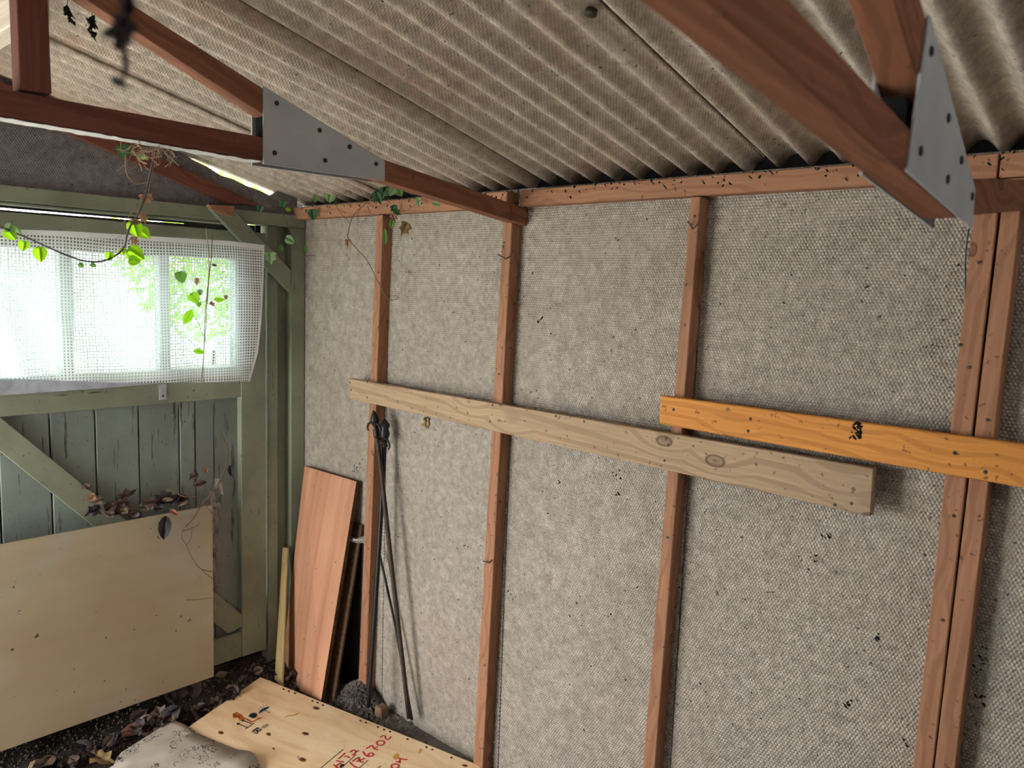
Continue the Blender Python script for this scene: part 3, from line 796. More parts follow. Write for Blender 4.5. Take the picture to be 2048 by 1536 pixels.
# ---- thin slat left of the beech panel
a, b, c, dd = pY(565, 1095, -.10), pY(574, 1096, -.10), pY(564, 1372, -.20), pY(548, 1372, -.20)
sl = prism('wooden_slat', [a, b, c, dd], (0, .008, 0), 'slat_wood', None, a-dd, (0, -1, 0), .001)
tag(sl, 'thin yellowish wooden slat standing left of the beech panel', 'slat')

# ---- iron rods with finials standing in the bay beside the first stud
ra = empty('curtain_rod', pY(818, 1436, -.06), label='dark iron rod with a spear-head tip, leaning against the first stud', cat='rod', group='iron rods beside the first stud')
topA, A1 = pY(753, 872, -.075), pY(818, 1436, -.055)
tube('shaft', [topA, pY(763, 949, -.072), pY(784, 1140, -.066), A1], .0082, 'rusty_iron', ra, n=8)
up = (topA-A1).normalized()
Vn, Fn = lathe_geo(topA-up*.004, up, [(0, .009), (.005, .0125), (.010, .009), (.015, .0125), (.020, .009), (.025, .0125), (.030, .008), (.042, .008), (.050, .013), (.060, .0185), (.076, .0135), (.096, .003)], 8)
mk('spear_tip', Vn, Fn, 'wrought_iron', ra, smooth=True)
cl = topA+up*.033
def scroll(c, s, sz=1.0):
    return [c, c+Vector((s*.008, -.004, .008))*sz, c+Vector((s*.018, -.004, .006))*sz, c+Vector((s*.024, -.004, -.004))*sz, c+Vector((s*.020, -.004, -.011))*sz]
tube('scroll', scroll(cl, -1, 1.6), .0055, 'wrought_iron', ra, .003)
tube('scroll', scroll(cl, 1, 1.5), .0055, 'wrought_iron', ra, .003)
rb = empty('curtain_rod', pY(737, 1410, -.12), label='black iron rod with a curled finial, standing tight to the first stud', cat='rod', group='iron rods beside the first stud')
topB, B1 = pY(769, 892, -.050), pY(737, 1412, -.115)
tube('shaft', [topB, pY(766, 953, -.055), pY(757, 1110, -.075), B1], .0085, 'wrought_iron', rb, n=8)
Vn, Fn = lathe_geo(topB-Vector((0, 0, .004)), (0, 0, 1), [(0, .011), (.006, .014), (.010, .009), (.03, .013), (.05, .020), (.066, .014), (.082, .019), (.094, .010), (.104, .002)], 8)
mk('finial', Vn, Fn, 'wrought_iron', rb, smooth=True)
cl = topB+Vector((0, -.006, .016))
tube('scroll', scroll(cl, 1, 1.9), .006, 'wrought_iron', rb, .003)
tube('scroll', scroll(cl, -1, 1.2), .0055, 'wrought_iron', rb, .003)
rc = tube('curtain_rod', [pY(757, 1100, -.030), pY(790, 1250, -.033), pY(824, 1440, -.036)], .0048, 'wrought_iron', None, n=8)
tag(rc, 'thinnest dark rod, crossing behind the spear-tipped rod', 'rod', 'iron rods beside the first stud')

# ---- crate lid lying on the earth
ZL = .030
c0 = pZ(521, 1354, ZL); e1 = (pZ(962, 1532, ZL)-c0).normalized(); e2 = (pZ(382, 1450, ZL)-c0).normalized()
c1 = pZ(962, 1532, ZL); c3 = c0+e2*.92; c2 = c1+e2*.92
lid = prism('crate_lid', [c0, c1, c2, c3], (0, 0, -.014), 'plywood_crate', None, e1, (0, 0, 1), .001)
tag(lid, 'pale plywood crate lid with red handwriting and shipping marks, on the floor', 'crate lid')
ZM = ZL+.0007
def flat(name, pxpts, mat, z=ZM, th=.0004):
    P = [pZ(x, y, z) for x, y in pxpts]
    return prism(name, P, (0, 0, -th), mat, lid, (1, 0, 0), (0, 0, 1), 0)
def stroke(name, pxpts, width, mat, z=ZM, sub=5):
    P = smooth_path([pZ(x, y, z) for x, y in pxpts], sub); L = len(P); V = []; F = []
    for i, p in enumerate(P):
        dd_ = (P[min(i+1, L-1)]-P[max(i-1, 0)]).normalized(); nn = Vector((-dd_.y, dd_.x, 0))*width*.5
        V += [p-nn, p+nn]
    for i in range(L-1): F.append([2*i, 2*i+1, 2*i+3, 2*i+2])
    return mk(name, V, F, mat, lid)
def ell(name, x, y, rx, ry, mat, z=ZM, ang=0, n=12, jitv=.12):
    pts = []
    for k in range(n):
        t = 2*math.pi*k/n; j = 1+rnd.uniform(-jitv, jitv); ca, sa = math.cos(ang), math.sin(ang)
        u, v_ = rx*math.cos(t)*j, ry*math.sin(t)*j; pts.append((x+u*ca-v_*sa, y+u*sa+v_*ca))
    return flat(name, pts, mat, z)
# crop px of the marks (8x zoom of 420..640 / 1350..1500 divided by 9.31)
K = lambda x, y: (420+x/9.309, 1350+y/9.309)
stroke('stain', [K(440, 735), K(520, 770), K(600, 790), K(700, 830), K(790, 870), K(880, 820), K(960, 790)], .008, 'orange_stain', ZL+.0004)
flat('stain', [K(420, 720), K(500, 690), K(600, 740), K(640, 800), K(560, 860), K(520, 800), K(430, 800)], 'orange_stain', ZL+.0004)
stroke('stain', [K(1390, 790), K(1470, 755), K(1560, 750), K(1660, 700)], .007, 'amber_stain', ZL+.0004)
def arrow(a, b, mat='ink', w=.0045):
    stroke('printed_arrow', [a, b], w, mat)
    dx, dy = a[0]-b[0], a[1]-b[1]
    tip = (a[0]+dx*.16, a[1]+dy*.16); sd = (8.0*.30, -8.0*.62)
    flat('printed_arrow', [tip, (a[0]-dx*.06+3.4, a[1]-dy*.06-2.8), (a[0]-dx*.06-2.4, a[1]-dy*.06+3.0)], mat)
arrow(K(520, 905), K(690, 975)); arrow(K(610, 845), K(775, 905))
stroke('printed_bar', [K(660, 1003), K(745, 945), K(830, 890)], .0034, 'ink')
flat('printed_glass', [K(712, 765), K(760, 715), K(830, 700), K(878, 722), K(872, 765), K(835, 800), K(780, 800)], 'ink')
stroke('printed_glass', [K(840, 775), K(900, 800), K(935, 800)], .0028, 'orange_stain'); stroke('printed_glass', [K(895, 835), K(985, 785)], .0030, 'orange_stain')
flat('printed_umbrella', [K(905, 712), K(925, 665), K(975, 625), K(1040, 598), K(1112, 582), K(1080, 625), K(1020, 655), K(960, 690), K(922, 718)], 'ink_blue')
stroke('printed_umbrella', [K(1020, 655), K(1075, 682), K(1108, 690), K(1085, 712)], .0026, 'ink_blue')
for a, b in [((905, 640), (920, 655)), ((945, 580), (960, 610)), ((990, 565), (1000, 595)), ((1040, 560), (1046, 575))]:
    stroke('printed_drop', [K(*a), K(*b)], .0022, 'ink_blue')
flat('printed_box', [K(765, 1055), K(830, 1005), K(880, 972), K(972, 1015), K(905, 1062), K(868, 1100)], 'ink')
for a, b in [((790, 1050), (850, 1078)), ((825, 1038), (872, 1060)), ((845, 1030), (870, 1085)), ((862, 1005), (920, 1033)), ((900, 1000), (940, 1018)), ((895, 1015), (915, 1050))]:
    stroke('printed_box_letter', [K(*a), K(*b)], .0024, 'plywood_crate', ZM+.0004)
stroke('printed_code', [K(958, 975), K(976, 984)], .0026, 'ink')
for ox in (0, 52):
    o_ = lambda x, y: K(x+ox, y-ox*.62)
    stroke('printed_code', [o_(985, 962), o_(1012, 983), o_(1030, 978), o_(1034, 962), o_(1010, 944), o_(992, 950), o_(985, 962)], .0022, 'ink')
# rulings and red handwriting : "HT2 / 17 6702 / ..OH" as far as the frame shows it
R = lambda x, y: (640+x/10.24, 1440+y/10.24)
stroke('ruled_line', [R(10, 985), R(245, 790), R(480, 598)], .0026, 'ink')
stroke('ruled_line', [R(380, 1030), R(560, 865), R(735, 712)], .0026, 'ink')
stroke('ruled_line', [R(740, 1040), R(860, 930), R(985, 822)], .0026, 'ink')
stroke('ruled_line', [R(1150, 1030), R(1200, 970), R(1250, 940)], .0026, 'ink')
ell('ink_blot', *R(450, 930), 5.0, 3.0, 'ink', ZM+.0003, -.6)
wr_ = .0062
for pts in [
    [(270, 915), (330, 950), (375, 1020)], [(330, 830), (410, 850), (490, 858)], [(320, 945), (400, 890), (440, 885)], [(335, 975), (400, 985), (440, 950)],      # H
    [(370, 795), (440, 740), (515, 672)], [(495, 750), (555, 748), (615, 778)],                         # T
    [(615, 662), (665, 620), (715, 625), (735, 650), (690, 700), (670, 715), (720, 710)], [(735, 650), (800, 622)],      # 2
    [(610, 862), (680, 930), (780, 990)],                                                                # 1
    [(665, 850), (740, 790), (800, 770), (800, 810), (840, 855), (900, 860)], [(740, 850), (830, 820), (915, 785)],      # 7
    [(885, 640), (905, 690), (965, 740), (1040, 740), (1095, 705), (1060, 675), (1000, 690), (985, 730)],  # 6
    [(940, 590), (1010, 545), (1070, 520), (1090, 560), (1130, 600), (1190, 605)], [(1090, 580), (1190, 545)],  # 7
    [(1160, 480), (1180, 435), (1240, 425), (1310, 435), (1315, 480), (1260, 515), (1190, 510), (1160, 480)],  # 0
    [(1235, 355), (1290, 320), (1335, 330), (1345, 380), (1390, 400), (1430, 370), (1450, 335)],           # 2
    [(1460, 945), (1485, 910), (1545, 900), (1605, 915), (1610, 960), (1550, 990), (1480, 985), (1460, 945)],  # O
    [(1600, 770), (1680, 800), (1795, 808)], [(1550, 850), (1610, 860), (1650, 878)], [(1640, 800), (1630, 860)]]:  # H
    stroke('red_writing', [R(*p) for p in pts], wr_, 'red_marker')
ell('stain', *R(1560, 745), 5, 8, 'amber_stain', ZL+.0004, .7); ell('stain', 840, 1502, 3, 6, 'amber_stain', ZL+.0004, .5)
for x, y, rx, ry in [(442, 1465, 6, 3), (537, 1468, 5, 3), (632, 1416, 7, 3), (611, 1467, 7, 3.2), (605, 1519, 8, 4), (547, 1497, 3, 1.6), (930, 1531, 6, 2.5)]:
    ell('knot', x, y, rx, ry, 'knot_brown', ZL+.0005, .2); ell('knot_heart', x+.5, y, rx*.5, ry*.5, 'hole_brown', ZL+.0008, .2)
for x, y in [(625, 1402), (635, 1405), (646, 1410), (721, 1441), (732, 1445), (756, 1454), (768, 1459), (780, 1463), (815, 1478), (853, 1494), (865, 1499), (903, 1515), (567, 1378), (578, 1382), (590, 1386)]:
    ell('nail_hole', x, y, 2.6, 1.7, 'hole_brown', ZM, .3, 8)

# ---- worm-eaten grey sheet on the crate lid
outl = [(345, 1439), (372, 1452), (394, 1467), (425, 1480), (455, 1492), (482, 1505), (508, 1519), (540, 1560), (560, 1640), (300, 1640), (180, 1560), (228, 1530), (234, 1516), (243, 1505), (268, 1490), (300, 1470)]
NX = 34; V = []; F = []; idx = {}
polyw = [pZ(x, y, ZL+.006) for x, y in outl]
def inside(p):
    c_ = False; n = len(polyw); j = n-1
    for i in range(n):
        a_, b_ = polyw[i], polyw[j]
        if (a_.y > p.y) != (b_.y > p.y) and p.x < (b_.x-a_.x)*(p.y-a_.y)/(b_.y-a_.y)+a_.x: c_ = not c_
        j = i
    return c_
me_bm = bmesh.new()
fv = [me_bm.verts.new(p) for p in polyw]; me_bm.faces.new(fv)
bmesh.ops.triangulate(me_bm, faces=me_bm.faces[:])
bmesh.ops.subdivide_edges(me_bm, edges=me_bm.edges[:], cuts=4, use_grid_fill=True)
tipw = pZ(498, 1520, ZL+.006)
for v in me_bm.verts:
    dtip = (v.co-tipw).length
    v.co.z += .0025*mnoise.noise(v.co*9) + .022*math.exp(-(dtip/.055)**2)
Vb = [v.co.copy() for v in me_bm.verts]; me_bm.verts.index_update(); Fb = [[v.index for v in f.verts] for f in me_bm.faces]; me_bm.free()
n = len(Vb); 
sheet = mk('eaten_sheet', Vb, Fb, 'eaten_sheet', None, e1, (0, 0, 1), smooth=True)
md = sheet.modifiers.new('thickness', 'SOLIDIFY'); md.thickness = .0022; md.offset = -1
tag(sheet, 'grey-white sheet with dark worm-eaten tracks lying on the crate lid', 'sheet')

# ---- net curtain
tops = [(-782, 412), (0, 458), (130, 462), (330, 474), (460, 482), (529, 490)]
bots = [(-742, 816), (0, 757), (100, 760), (250, 766), (400, 765), (500, 763)]
rgt = [(529, 490), (527, 560), (523, 640), (516, 705), (500, 763)]
def interp(L, t):
    t *= len(L)-1; i = min(int(t), len(L)-2); f = t-i
    return (L[i][0]+(L[i+1][0]-L[i][0])*f, L[i][1]+(L[i+1][1]-L[i][1])*f)
NU, NV = 170, 44; V = []; F = []; UV = []; hemv = []
lft = [(-782, 412), (-742, 816)]
for j in range(NV+1):
    v_ = j/NV
    for i in range(NU+1):
        u = i/NU
        T, Bo = interp(tops, u), interp(bots, u); L_, R_ = interp(lft, v_), interp(rgt, v_)
        c00, c10, c01, c11 = tops[0], tops[-1], bots[0], bots[-1]
        q_ = [(1-v_)*T[k]+v_*Bo[k]+(1-u)*L_[k]+u*R_[k]-((1-u)*(1-v_)*c00[k]+u*(1-v_)*c10[k]+(1-u)*v_*c01[k]+u*v_*c11[k]) for k in (0, 1)]
        xw = .048+.006*math.sin(u*31+2*math.sin(v_*4))*(.3+v_)+.004*mnoise.noise(Vector((u*9, v_*4, 0)))
        p = pX(q_[0], q_[1], xw)
        V.append(p); UV.append((p.y, p.z)); hemv.append(1.0 if (v_ < .035 or u > .991) else 0.0)
for j in range(NV):
    for i in range(NU):
        a_ = j*(NU+1)+i; F.append([a_, a_+1, a_+NU+2, a_+NU+1])
cur = mk('net_curtain', V, F, 'net_fabric', None, (0, 1, 0), (0, 0, 1), smooth=True, uv=UV)
at_ = cur.data.attributes.new('hem', 'FLOAT', 'POINT')
for i, h_ in enumerate(hemv): at_.data[i].value = h_
tag(cur, 'white open-weave net curtain pinned over the window panes', 'curtain')
# strip of dirty grey plastic under the curtain
pts = [(-200, 752), (0, 760), (80, 758), (170, 760), (260, 765), (320, 766), (300, 769), (200, 777), (100, 784), (0, 791), (-200, 800)]
ps = prism('plastic_strip', [pX(x, y, .020) for x, y in pts], (-.003, 0, 0), 'grey_plastic', None, (0, 1, 0), (1, 0, 0), 0)
tag(ps, 'dirty grey plastic strip hanging below the net curtain', 'plastic strip')

# ---- fragments at the foot of the wall
bk = box('brick_fragment', (.583, -.07, -.002), (.622, -.03, .042), 'brick_red', bevel=.006)
tag(bk, 'small broken brick piece at the foot of the side wall', 'brick')
V = []; F = []
def crumb(c, r):
    b = len(V); ax = [jit((0, 0, 0), r) for _ in range(1)]
    for k in range(6):
        dv = [(1, 0, 0), (-1, 0, 0), (0, 1, 0), (0, -1, 0), (0, 0, 1), (0, 0, -1)][k]
        V.append(c+Vector(dv)*r*rnd.uniform(.5, 1.2))
    for f in ((0, 2, 4), (2, 1, 4), (1, 3, 4), (3, 0, 4), (2, 0, 5), (1, 2, 5), (3, 1, 5), (0, 3, 5)): F.append([b+k for k in f])
for i in range(5200):
    if i < 1500: x, y = rnd.gauss(.46, .12), -abs(rnd.gauss(.03, .08)); r = rnd.uniform(.003, .010)
    elif i < 2600: x, y = rnd.uniform(-.02, .45), rnd.uniform(-1.3, -.02); r = rnd.uniform(.002, .008)
    elif i < 3800: x, y = rnd.uniform(.3, 1.3), rnd.uniform(-.25, -.01); r = rnd.uniform(.0015, .006)
    else: x, y = rnd.uniform(-.02, .3), rnd.uniform(-1.3, 0); r = rnd.uniform(.002, .006)
    y = min(y, -.002); zz = ground(x, y)
    if y > -.085: zz = max(zz, -.002)
    crumb(Vector((x, y, zz+r*.3)), r)
so = mk('soil_crumbs', V, F, 'crumb'); tag(so, 'loose soil crumbs and grit over the earth floor', 'soil', kind='stuff')

#=================================================================== LEAVES
CAMDIR = -CF
def toward(P): return (CAM-P).normalized()
# litter on the ledge behind the plywood top
ledge = [(188, 992, 'leaf_dry', .040), (203, 1000, 'leaf_greybrown', .038), (197, 1018, 'leaf_black', .050), (215, 1020, 'leaf_brown', .045), (232, 1012, 'leaf_brown', .045), (245, 998, 'leaf_brown', .060), (258, 1004, 'leaf_greybrown', .045), (268, 1016, 'leaf_dry', .034), (282, 1014, 'leaf_tan', .036), (293, 1006, 'leaf_brown', .045), (303, 1012, 'leaf_tan', .034), (315, 1004, 'leaf_black', .045), (325, 1001, 'leaf_tan', .040), (338, 998, 'leaf_black', .055), (352, 1000, 'leaf_black', .055), (362, 998, 'leaf_brown', .045), (374, 1002, 'leaf_tan', .040), (388, 970, 'leaf_brown', .050), (393, 950, 'leaf_brown', .036), (178, 975, 'leaf_greybrown', .035), (226, 1030, 'leaf_greybrown', .032), (240, 1024, 'leaf_black', .038), (276, 1024, 'leaf_brown', .035), (310, 1018, 'leaf_black', .038), (255, 1022, 'leaf_tan', .03), (342, 1008, 'leaf_black', .05)]
for i, (x, y, m, sz) in enumerate(ledge):
    P = pX(x, y, .022+rnd.uniform(-.004, .012))
    me = leaf_mesh(rnd.choice(['oval', 'heart', 'ivy']), m, i % 4, .35)
    o = put_leaf('dry_leaf', P, sz, jit(toward(P)+Vector((0, 0, .5)), .5), jit((0, rnd.choice([-1, 1]), .1), .5), me)
    colw = dict(leaf_dry='light brown', leaf_brown='dark brown', leaf_black='blackish', leaf_greybrown='grey-brown', leaf_tan='tan')[m]
    zone = 'below the door brace' if x < 222 else 'around the middle' if x < 300 else 'toward its right corner'
    tag(o, f'{colw} withered leaf behind the plywood top, {zone}', 'leaf', 'leaves on the plywood ledge')
def one(P, sz, kind, mat, label, normal=None, tip=(0, 0, -1), cr=.25, seed=1, name='dry_leaf'):
    o = put_leaf(name, P, sz, normal or toward(P), tip, leaf_mesh(kind, mat, seed, cr)); tag(o, label, 'leaf'); return o
P = pX(331, 1036, .058); one(P, .085, 'oval', 'leaf_black', 'dark withered leaf hanging over the front of the leaning plywood', tip=(0, -.1, -1))
P = pX(341, 1020, .052); one(P, .035, 'oval', 'leaf_russet', 'small russet leaf bent over the top edge of the plywood', tip=(0, .6, -.5))
P = pX(461, 932, .02); one(P, .045, 'oval', 'leaf_black', 'black shrivelled leaf hanging on the right door stile', tip=(0, .1, -1))
P = pX(412, 936, .012); one(P, .022, 'heart', 'leaf_russet', 'tiny red leaf stuck on the door planks', tip=(0, .1, -1))
# floor litter : bigger singular ones first
G = lambda x, y, z: pZ(x, y, z)
one(G(246, 1466, .02), .105, 'oval', 'leaf_russet', 'largest reddish brown leaf on the floor below the plywood', Vector((.3, -.2, 1)), (.3, .9, .25), .12, 2)
one(G(300, 1452, .03), .10, 'oval', 'leaf_tan', 'pale tan leaf lying beside the reddish leaf on the floor', Vector((.35, -.3, 1)), (.4, 1, .1), .12, 3)
one(G(192, 1516, .02), .075, 'ivy', 'leaf_yellow', 'curled yellow-brown leaf on the floor at the lower left', Vector((.4, -.2, 1)), (.6, .3, .2), .45, 1).active_material
one(G(375, 1388, .05), .10, 'heart', 'leaf_brown', 'upright dark brown leaf against the lower edge of the plywood', Vector((1, -.3, .3)), (0, .3, 1), .25, 4)
one(G(345, 1402, .05), .08, 'oval', 'leaf_black', 'blackish leaf below the plywood, left of the upright brown leaf', Vector((1, -.4, .4)), (0, -.3, 1), .3, 2)
one(G(262, 1440, .03), .07, 'oval', 'leaf_greybrown', 'grey-brown leaf above the reddish leaf on the floor', Vector((.4, -.3, 1)), (.1, 1, .3), .3, 3)
one(G(433, 1352, .05), .05, 'oval', 'leaf_tan', 'pale leaf scrap at the lower right corner of the plywood', Vector((.4, -.3, 1)), (.3, 1, -.2), .2, 3)
cnt = 0
lm = [leaf_mesh(k, m, sd, .35) for k in ('oval', 'heart', 'ivy') for m in ('leaf_brown', 'leaf_black', 'leaf_greybrown') for sd in (1, 2)]
lm += [leaf_mesh('oval', 'leaf_tan', 5, .3)]
while cnt < 110:
    x, y = rnd.uniform(.05, .38), rnd.uniform(-1.25, -.05)
    if rnd.random() < .5: x, y = rnd.uniform(.06, .24), rnd.uniform(-.75, -.15)
    P = Vector((x, y, ground(x, y)+.012+rnd.uniform(0, .018)))
    if (P-c0).dot(e1) > -.02 and (P-c0).dot(e2) > -.02: continue
    if P.x < .13 and P.y < -.38: P.x = .135+rnd.uniform(0, .03)
    if P.y > -.22 and P.x > .03 and P.x < .45 and rnd.random() < .8: continue
    me = rnd.choice(lm); kn_ = me.materials[0].name
    o = put_leaf('dry_leaf', P, rnd.uniform(.03, .07), jit((.3, -.25, 1), .55), jit((0, 0, .1), 1), me)
    colw = dict(leaf_brown='dark brown', leaf_black='blackish', leaf_greybrown='grey-brown', leaf_tan='tan')[kn_]
    zone = 'in the corner beside the wooden slat' if P.y > -.22 else 'along the crate lid edge' if P.y > -.55 else 'by the grey worm-eaten sheet' if P.y > -.85 else 'at the far left below the plywood'
    tag(o, f'{colw} dry leaf in floor litter {zone}', 'leaf', 'leaf litter on the floor'); cnt += 1

# ---- climbing plants
LM = dict(l='leaf_lime', g='leaf_green', d='leaf_dark', p='leaf_pale', r='leaf_dry', y='leaf_yellow', b='leaf_brown')
def vine(label, org, stems, leaves, surf, name='ivy_vine', group=None, cat='vine', k=.85):
    v = empty(name, org, label=label, cat=cat, group=group)
    for pts, r, m in stems:
        tube('stem', [surf(*p) if len(p) == 2 else surf(p[0], p[1], p[2]) for p in pts], r, m, v, r*.7, 6)
    for i, (x, y, sz, kind, m, ang) in enumerate(leaves):
        P = surf(x, y); a = math.radians(ang); sz *= k
        tip = CR*math.sin(a)-CU*math.cos(a)
        nrm_ = jit(toward(P), .35)
        lo_ = put_leaf('leaf', P-tip*sz*.35, sz, nrm_, tip, leaf_mesh(kind, LM[m], i % 3, .45 if m in 'rb' else .08), v)
    return v
sE = lambda x, y, dx=0.0: pX(x, y, 1.13+dx)
vine('trailing vine hanging from the far truss in a long loop across the window', pX(305, 300, 1.13),
     [([(312, 298), (303, 335), (292, 385), (278, 425), (262, 450), (254, 470), (248, 495), (228, 513), (200, 523), (165, 521), (120, 505), (60, 478), (0, 453), (-60, 430)], .0022, 'grey_stem'),
      ([(252, 306), (253, 345), (268, 366), (285, 366), (307, 362)], .0016, 'stem_pale'), ([(308, 330), (300, 365), (296, 390)], .0011, 'stem_pale'),
      ([(278, 425), (268, 420), (256, 436), (243, 448), (252, 455)], .0012, 'stem_pale'), ([(250, 494), (256, 510), (268, 518)], .0009, 'stem_pale'),
      ([(270, 292), (262, 305), (275, 312), (287, 308), (296, 295)], .0012, 'leaf_pale'), ([(244, 470), (225, 480), (200, 490)], .0005, 'cobweb')],
     [(247, 304, .050, 'ivy', 'd', 20), (283, 313, .034, 'oval', 'p', 70), (288, 400, .038, 'ivy', 'r', 0), (298, 397, .034, 'ivy', 'r', 20), (281, 427, .032, 'long', 'r', 10), (288, 437, .034, 'ivy', 'r', 30), (268, 443, .042, 'oval', 'r', 80),
      (270, 458, .052, 'heart', 'l', 20), (288, 466, .042, 'heart', 'l', 45), (269, 482, .030, 'ivy', 'r', 20), (270, 507, .058, 'heart', 'l', 60), (268, 521, .036, 'heart', 'l', 80),
      (218, 513, .030, 'heart', 'l', -10), (244, 503, .024, 'heart', 'l', 20), (162, 530, .018, 'heart', 'g', 60), (186, 530, .018, 'heart', 'g', 50), (80, 508, .044, 'heart', 'l', 10), (47, 493, .034, 'heart', 'l', -10), (21, 468, .040, 'heart', 'l', 40), (36, 460, .030, 'long', 'g', 30), (18, 456, .028, 'heart', 'p', -40)], sE, k=.62)
V = []; F = []
for i in range(46):
    a_ = pX(rnd.uniform(262, 345), rnd.uniform(286, 306), 1.16+rnd.uniform(-.03, .03)); b_ = a_+jit((0, 0, -.012), .03)
    tube_geo([a_, (a_+b_)*.5+jit((0, 0, 0), .01), b_], rnd.uniform(.0005, .0012), None, 4, V, F)
o = mk('dry_tangle', V, F, 'stem_pale'); tag(o, 'tangle of dry tendrils caught under the far truss chord', 'tangle', kind='stuff')
sF = lambda x, y, dx=0.0: pX(x, y, .075+dx)
vine('pair of upright twigs with lime leaves in front of the right window pane', pX(402, 770, .075),
     [([(412, 455), (417, 505), (418, 540), (414, 590), (410, 630), (408, 700), (402, 768)], .0018, 'stem_pale'), ([(425, 463), (423, 510), (418, 555), (414, 610), (411, 660), (406, 740), (407, 768)], .0015, 'stem_bark'),
      ([(407, 672), (396, 645), (385, 628)], .0009, 'grey_stem'), ([(404, 700), (388, 690), (372, 673)], .0008, 'grey_stem'), ([(414, 600), (402, 605), (397, 580)], .0008, 'stem_pale')],
     [(362, 555, .050, 'heart', 'g', 10), (389, 596, .048, 'heart', 'l', 40), (376, 632, .070, 'oval', 'l', -35), (398, 609, .022, 'heart', 'g', 0), (396, 703, .046, 'oval', 'l', 75), (437, 600, .044, 'oval', 'l', 80), (394, 563, .030, 'ivy', 'r', 0), (425, 608, .026, 'ivy', 'r', 60), (428, 530, .022, 'oval', 'b', 70), (400, 585, .026, 'heart', 'p', 10), (452, 595, .02, 'heart', 'r', 0)], sF)
sC = lambda x, y, dx=0.0: pY(x, y, -.075+dx)
vine('ivy runner trailing along the wall plate over the first stud', pY(775, 380, -.075),
     [([(790, 372), (750, 395), (725, 412), (706, 432), (698, 458), (696, 476), (712, 496), (735, 522), (752, 556), (768, 585), (776, 599), (792, 599), (796, 592)], .0019, 'stem_bark'),
      ([(668, 402), (680, 425), (700, 446)], .0012, 'stem_bark'), ([(725, 412), (716, 425), (718, 445), (735, 436)], .0011, 'stem_bark'), ([(722, 410), (726, 392), (712, 378), (680, 390)], .0010, 'stem_bark'), ([(790, 425), (815, 420), (835, 405), (845, 398)], .0010, 'stem_bark'), ([(735, 412), (742, 427), (758, 431)], .0012, 'stem_bark')],
     [(630, 396, .036, 'oval', 'g', 10), (626, 428, .048, 'heart', 'd', 10), (660, 394, .050, 'heart', 'p', -10), (682, 412, .022, 'long', 'p', 0), (757, 395, .055, 'ivy', 'd', 20), (768, 385, .046, 'ivy', 'd', -20), (783, 383, .036, 'heart', 'p', -30), (800, 385, .030, 'heart', 'g', 20), (837, 402, .040, 'oval', 'p', 10), (872, 408, .034, 'oval', 'p', 70), (788, 418, .034, 'ivy', 'd', 10), (795, 424, .03, 'ivy', 'd', 60), (784, 446, .044, 'oval', 'g', -10), (770, 472, .070, 'long', 'g', 5), (788, 436, .034, 'ivy', 'r', 20), (808, 458, .055, 'ivy', 'y', -30), (696, 487, .036, 'ivy', 'r', 0), (716, 506, .034, 'long', 'r', 15), (734, 528, .024, 'long', 'r', -20), (701, 384, .02, 'oval', 'y', 10)], sC)
LM['y2'] = 'leaf_dry'
sD = lambda x, y, dx=0.0: pX(x, y, .075+dx)
vine('small ivy shoot in front of the green corner post', pX(575, 410, .075),
     [([(566, 425), (575, 452), (588, 478), (597, 497), (612, 511), (622, 520)], .0012, 'stem_bark'), ([(612, 511), (650, 510), (672, 506), (680, 503)], .0010, 'grey_stem'), ([(560, 498), (585, 503), (606, 507)], .0007, 'leaf_pale')],
     [(566, 410, .040, 'ivy', 'd', 0), (576, 419, .030, 'oval', 'l', 75), (580, 480, .046, 'heart', 'p', 60), (562, 496, .036, 'oval', 'g', 10), (541, 516, .056, 'ivy', 'p', 5), (609, 500, .030, 'heart', 'g', 40), (520, 417, .030, 'heart', 'd', -20)], sD)
sG = lambda x, y, dx=0.0: pX(x, y, .075+.07*(y-1010)/340+dx)
vine('bare brown root curling down the right side of the leaning plywood', pX(405, 1005, .07),
     [([(440, 865), (455, 900), (450, 940), (428, 980), (412, 1000), (402, 1012), (384, 1040), (366, 1058), (363, 1075), (373, 1092), (385, 1118), (402, 1138), (424, 1143)], .0024, 'stem_bark'), ([(366, 1062), (384, 1056), (396, 1050), (398, 1044)], .0014, 'stem_bark'), ([(373, 1090), (383, 1076), (382, 1058)], .0011, 'stem_bark'), ([(402, 1138), (412, 1148), (426, 1158)], .0012, 'stem_bark'), ([(410, 1005), (418, 1020), (432, 1030)], .0016, 'stem_bark'), ([(372, 1200), (395, 1199), (424, 1196)], .0012, 'stem_bark'), ([(335, 978), (350, 985), (372, 994), (398, 992)], .0016, 'stem_pale')],
     [], sG, 'bare_root', cat='root')
# ---- dark dead leaf strand hanging close to the lens, and small bits hanging further off
H = lambda x, y: pT(x, y, .42)
hs = empty('dead_leaf_strand', H(245, -20), label='blurred dark dead leaf strand hanging close to the viewer at top left', cat='dead leaf')
tube('stem', [H(236, -60), H(244, 0), H(250, 60), H(250, 130), H(243, 170)], .0010, 'leaf_black', hs)
for x, y, sz, kind, a_ in [(250, 30, .022, 'long', 10), (243, 68, .022, 'ivy', -30), (222, 66, .014, 'oval', -80), (248, 62, .018, 'oval', 10), (250, 120, .019, 'long', 5), (236, 165, .013, 'oval', 50), (258, 10, .016, 'oval', 0), (243, 90, .012, 'oval', -40)]:
    t_ = math.radians(a_); tip = CR*math.sin(t_)-CU*math.cos(t_); P = H(x, y)
    put_leaf('leaf', P-tip*sz*.3, sz*.75, jit(toward(P), .3), tip, leaf_mesh(kind, 'leaf_black', 3, .3), hs)
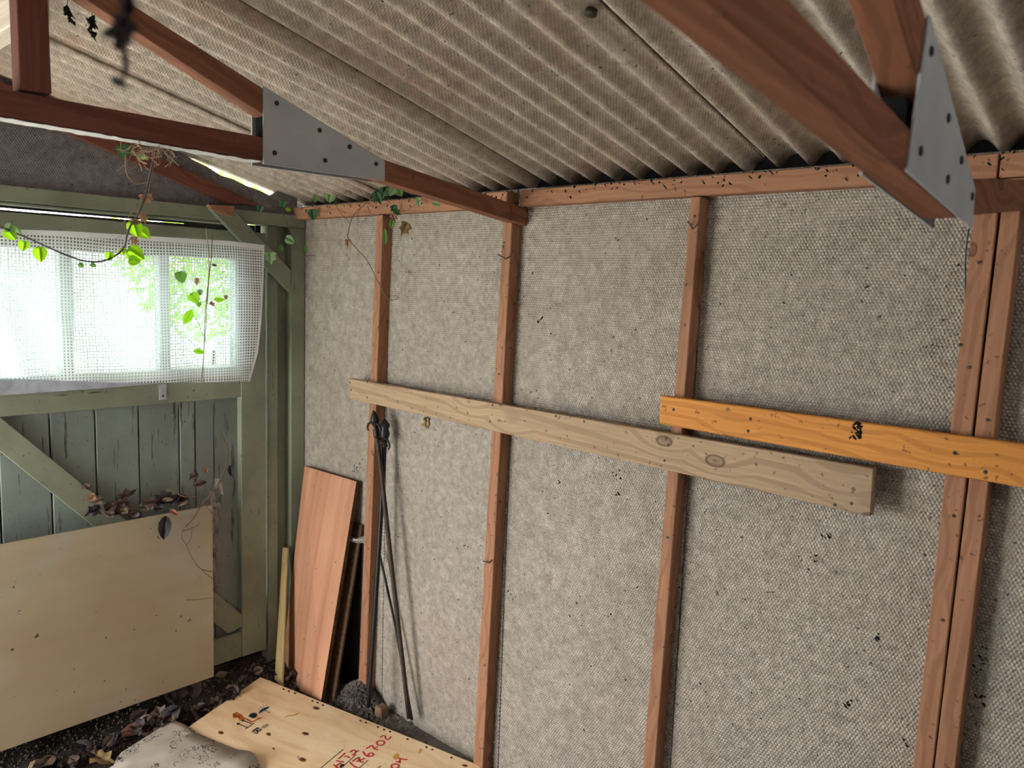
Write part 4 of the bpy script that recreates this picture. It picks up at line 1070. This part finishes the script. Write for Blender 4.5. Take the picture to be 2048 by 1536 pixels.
for i, pts in enumerate([[(135, 18), (136, 24), (139, 30), (143, 39)], [(184, 38), (185, 46), (183, 56), (185, 66)]]):
    V = []; F = []
    for (x, y) in pts:
        for k in range(4): shard(pX(x+rnd.gauss(0, 2.2), y+rnd.gauss(0, 2.2), .95), rnd.uniform(.004, .008), jit((1, 0, 0), .6).normalized(), .8)
    P_ = [pX(x, y, .95) for x, y in [(pts[0][0], pts[0][1]-60)]+pts]
    tube_geo(P_, .0006, None, 4, V, F)
    tag(mk('hanging_debris', V, F, 'black_speck'), ['dark crumb of debris hanging in cobweb right of the king post', 'dark crumb of debris hanging in cobweb, second right of the king post'][i], 'debris')
# cobweb in the corner of the first panel, and scrap on the wall
V = []; F = []
for i in range(14):
    a_ = pY(700+rnd.uniform(-4, 6), 1078+rnd.uniform(-6, 6), -.04); b_ = pY(728, 1080+rnd.uniform(-8, 8), -.045)
    tube_geo([a_, (a_+b_)*.5+Vector((0, 0, -.004)), b_], .0004, None, 3, V, F)
tag(mk('cobweb', V, F, 'cobweb'), 'grey cobweb between the beech panel and the first stud', 'cobweb', kind='stuff')
P = pY(852, 838, -.004); one(P, .042, 'ivy', 'leaf_yellow', 'crumpled yellow leaf stuck to the wall under the grey plank', (0, -1, .1), (.2, 0, -1), .4, 2)
P = pY(818, 541, -.003); one(P, .016, 'heart', 'leaf_dry', 'tiny brown leaf scrap on the second wall panel', (0, -1, .1), (.2, 0, -1), .4, 2)

#=================================================================== OUTSIDE THE WINDOW
def bush(name, label, c, R3, n, seed, size=.05):
    r = random.Random(seed); b = empty(name, (c[0], c[1], -.13), label=label, cat='bush')
    tube('trunk', [(c[0], c[1], -.13), (c[0]+.03, c[1], .6), (c[0], c[1]+.02, 1.26)], .02, 'trunk_bark', b, .01, 8)
    V = []; F = []
    for i in range(n):
        while True:
            p = Vector((r.uniform(-1, 1), r.uniform(-1, 1), r.uniform(-1, 1)))
            if p.length < 1: break
        P = Vector((c[0]+p.x*R3[0], c[1]+p.y*R3[1], c[2]+p.z*R3[2]))
        nn = Vector((r.gauss(0, 1), r.gauss(0, 1), r.gauss(0, 1))).normalized(); a = nn.orthogonal().normalized(); q_ = nn.cross(a); s_ = size*r.uniform(.5, 1.2); k = len(V)
        V += [P-a*s_*.5, P-q_*s_*.28, P+a*s_*.5, P+q_*s_*.28]; F += [[k, k+1, k+2], [k, k+2, k+3]]
    o = mk('foliage', V, F, 'bush_leaf', b); o['kind'] = 'stuff'
bush('garden_bush', 'green bush outside the right window pane and the roof edge', (-.80, .0, 1.80), (.35, .42, .52), 3000, 3)
# thin black wire beside the double stud
w_ = tube('wire', [pY(1943, 438, -.012), pY(1936, 470, -.012), pY(1931, 520, -.006), pY(1931, 600, -.004), pY(1924, 690, -.004)], .0013, 'bolt_iron'); tag(w_, 'thin black wire hanging down the wall left of the double stud', 'wire')
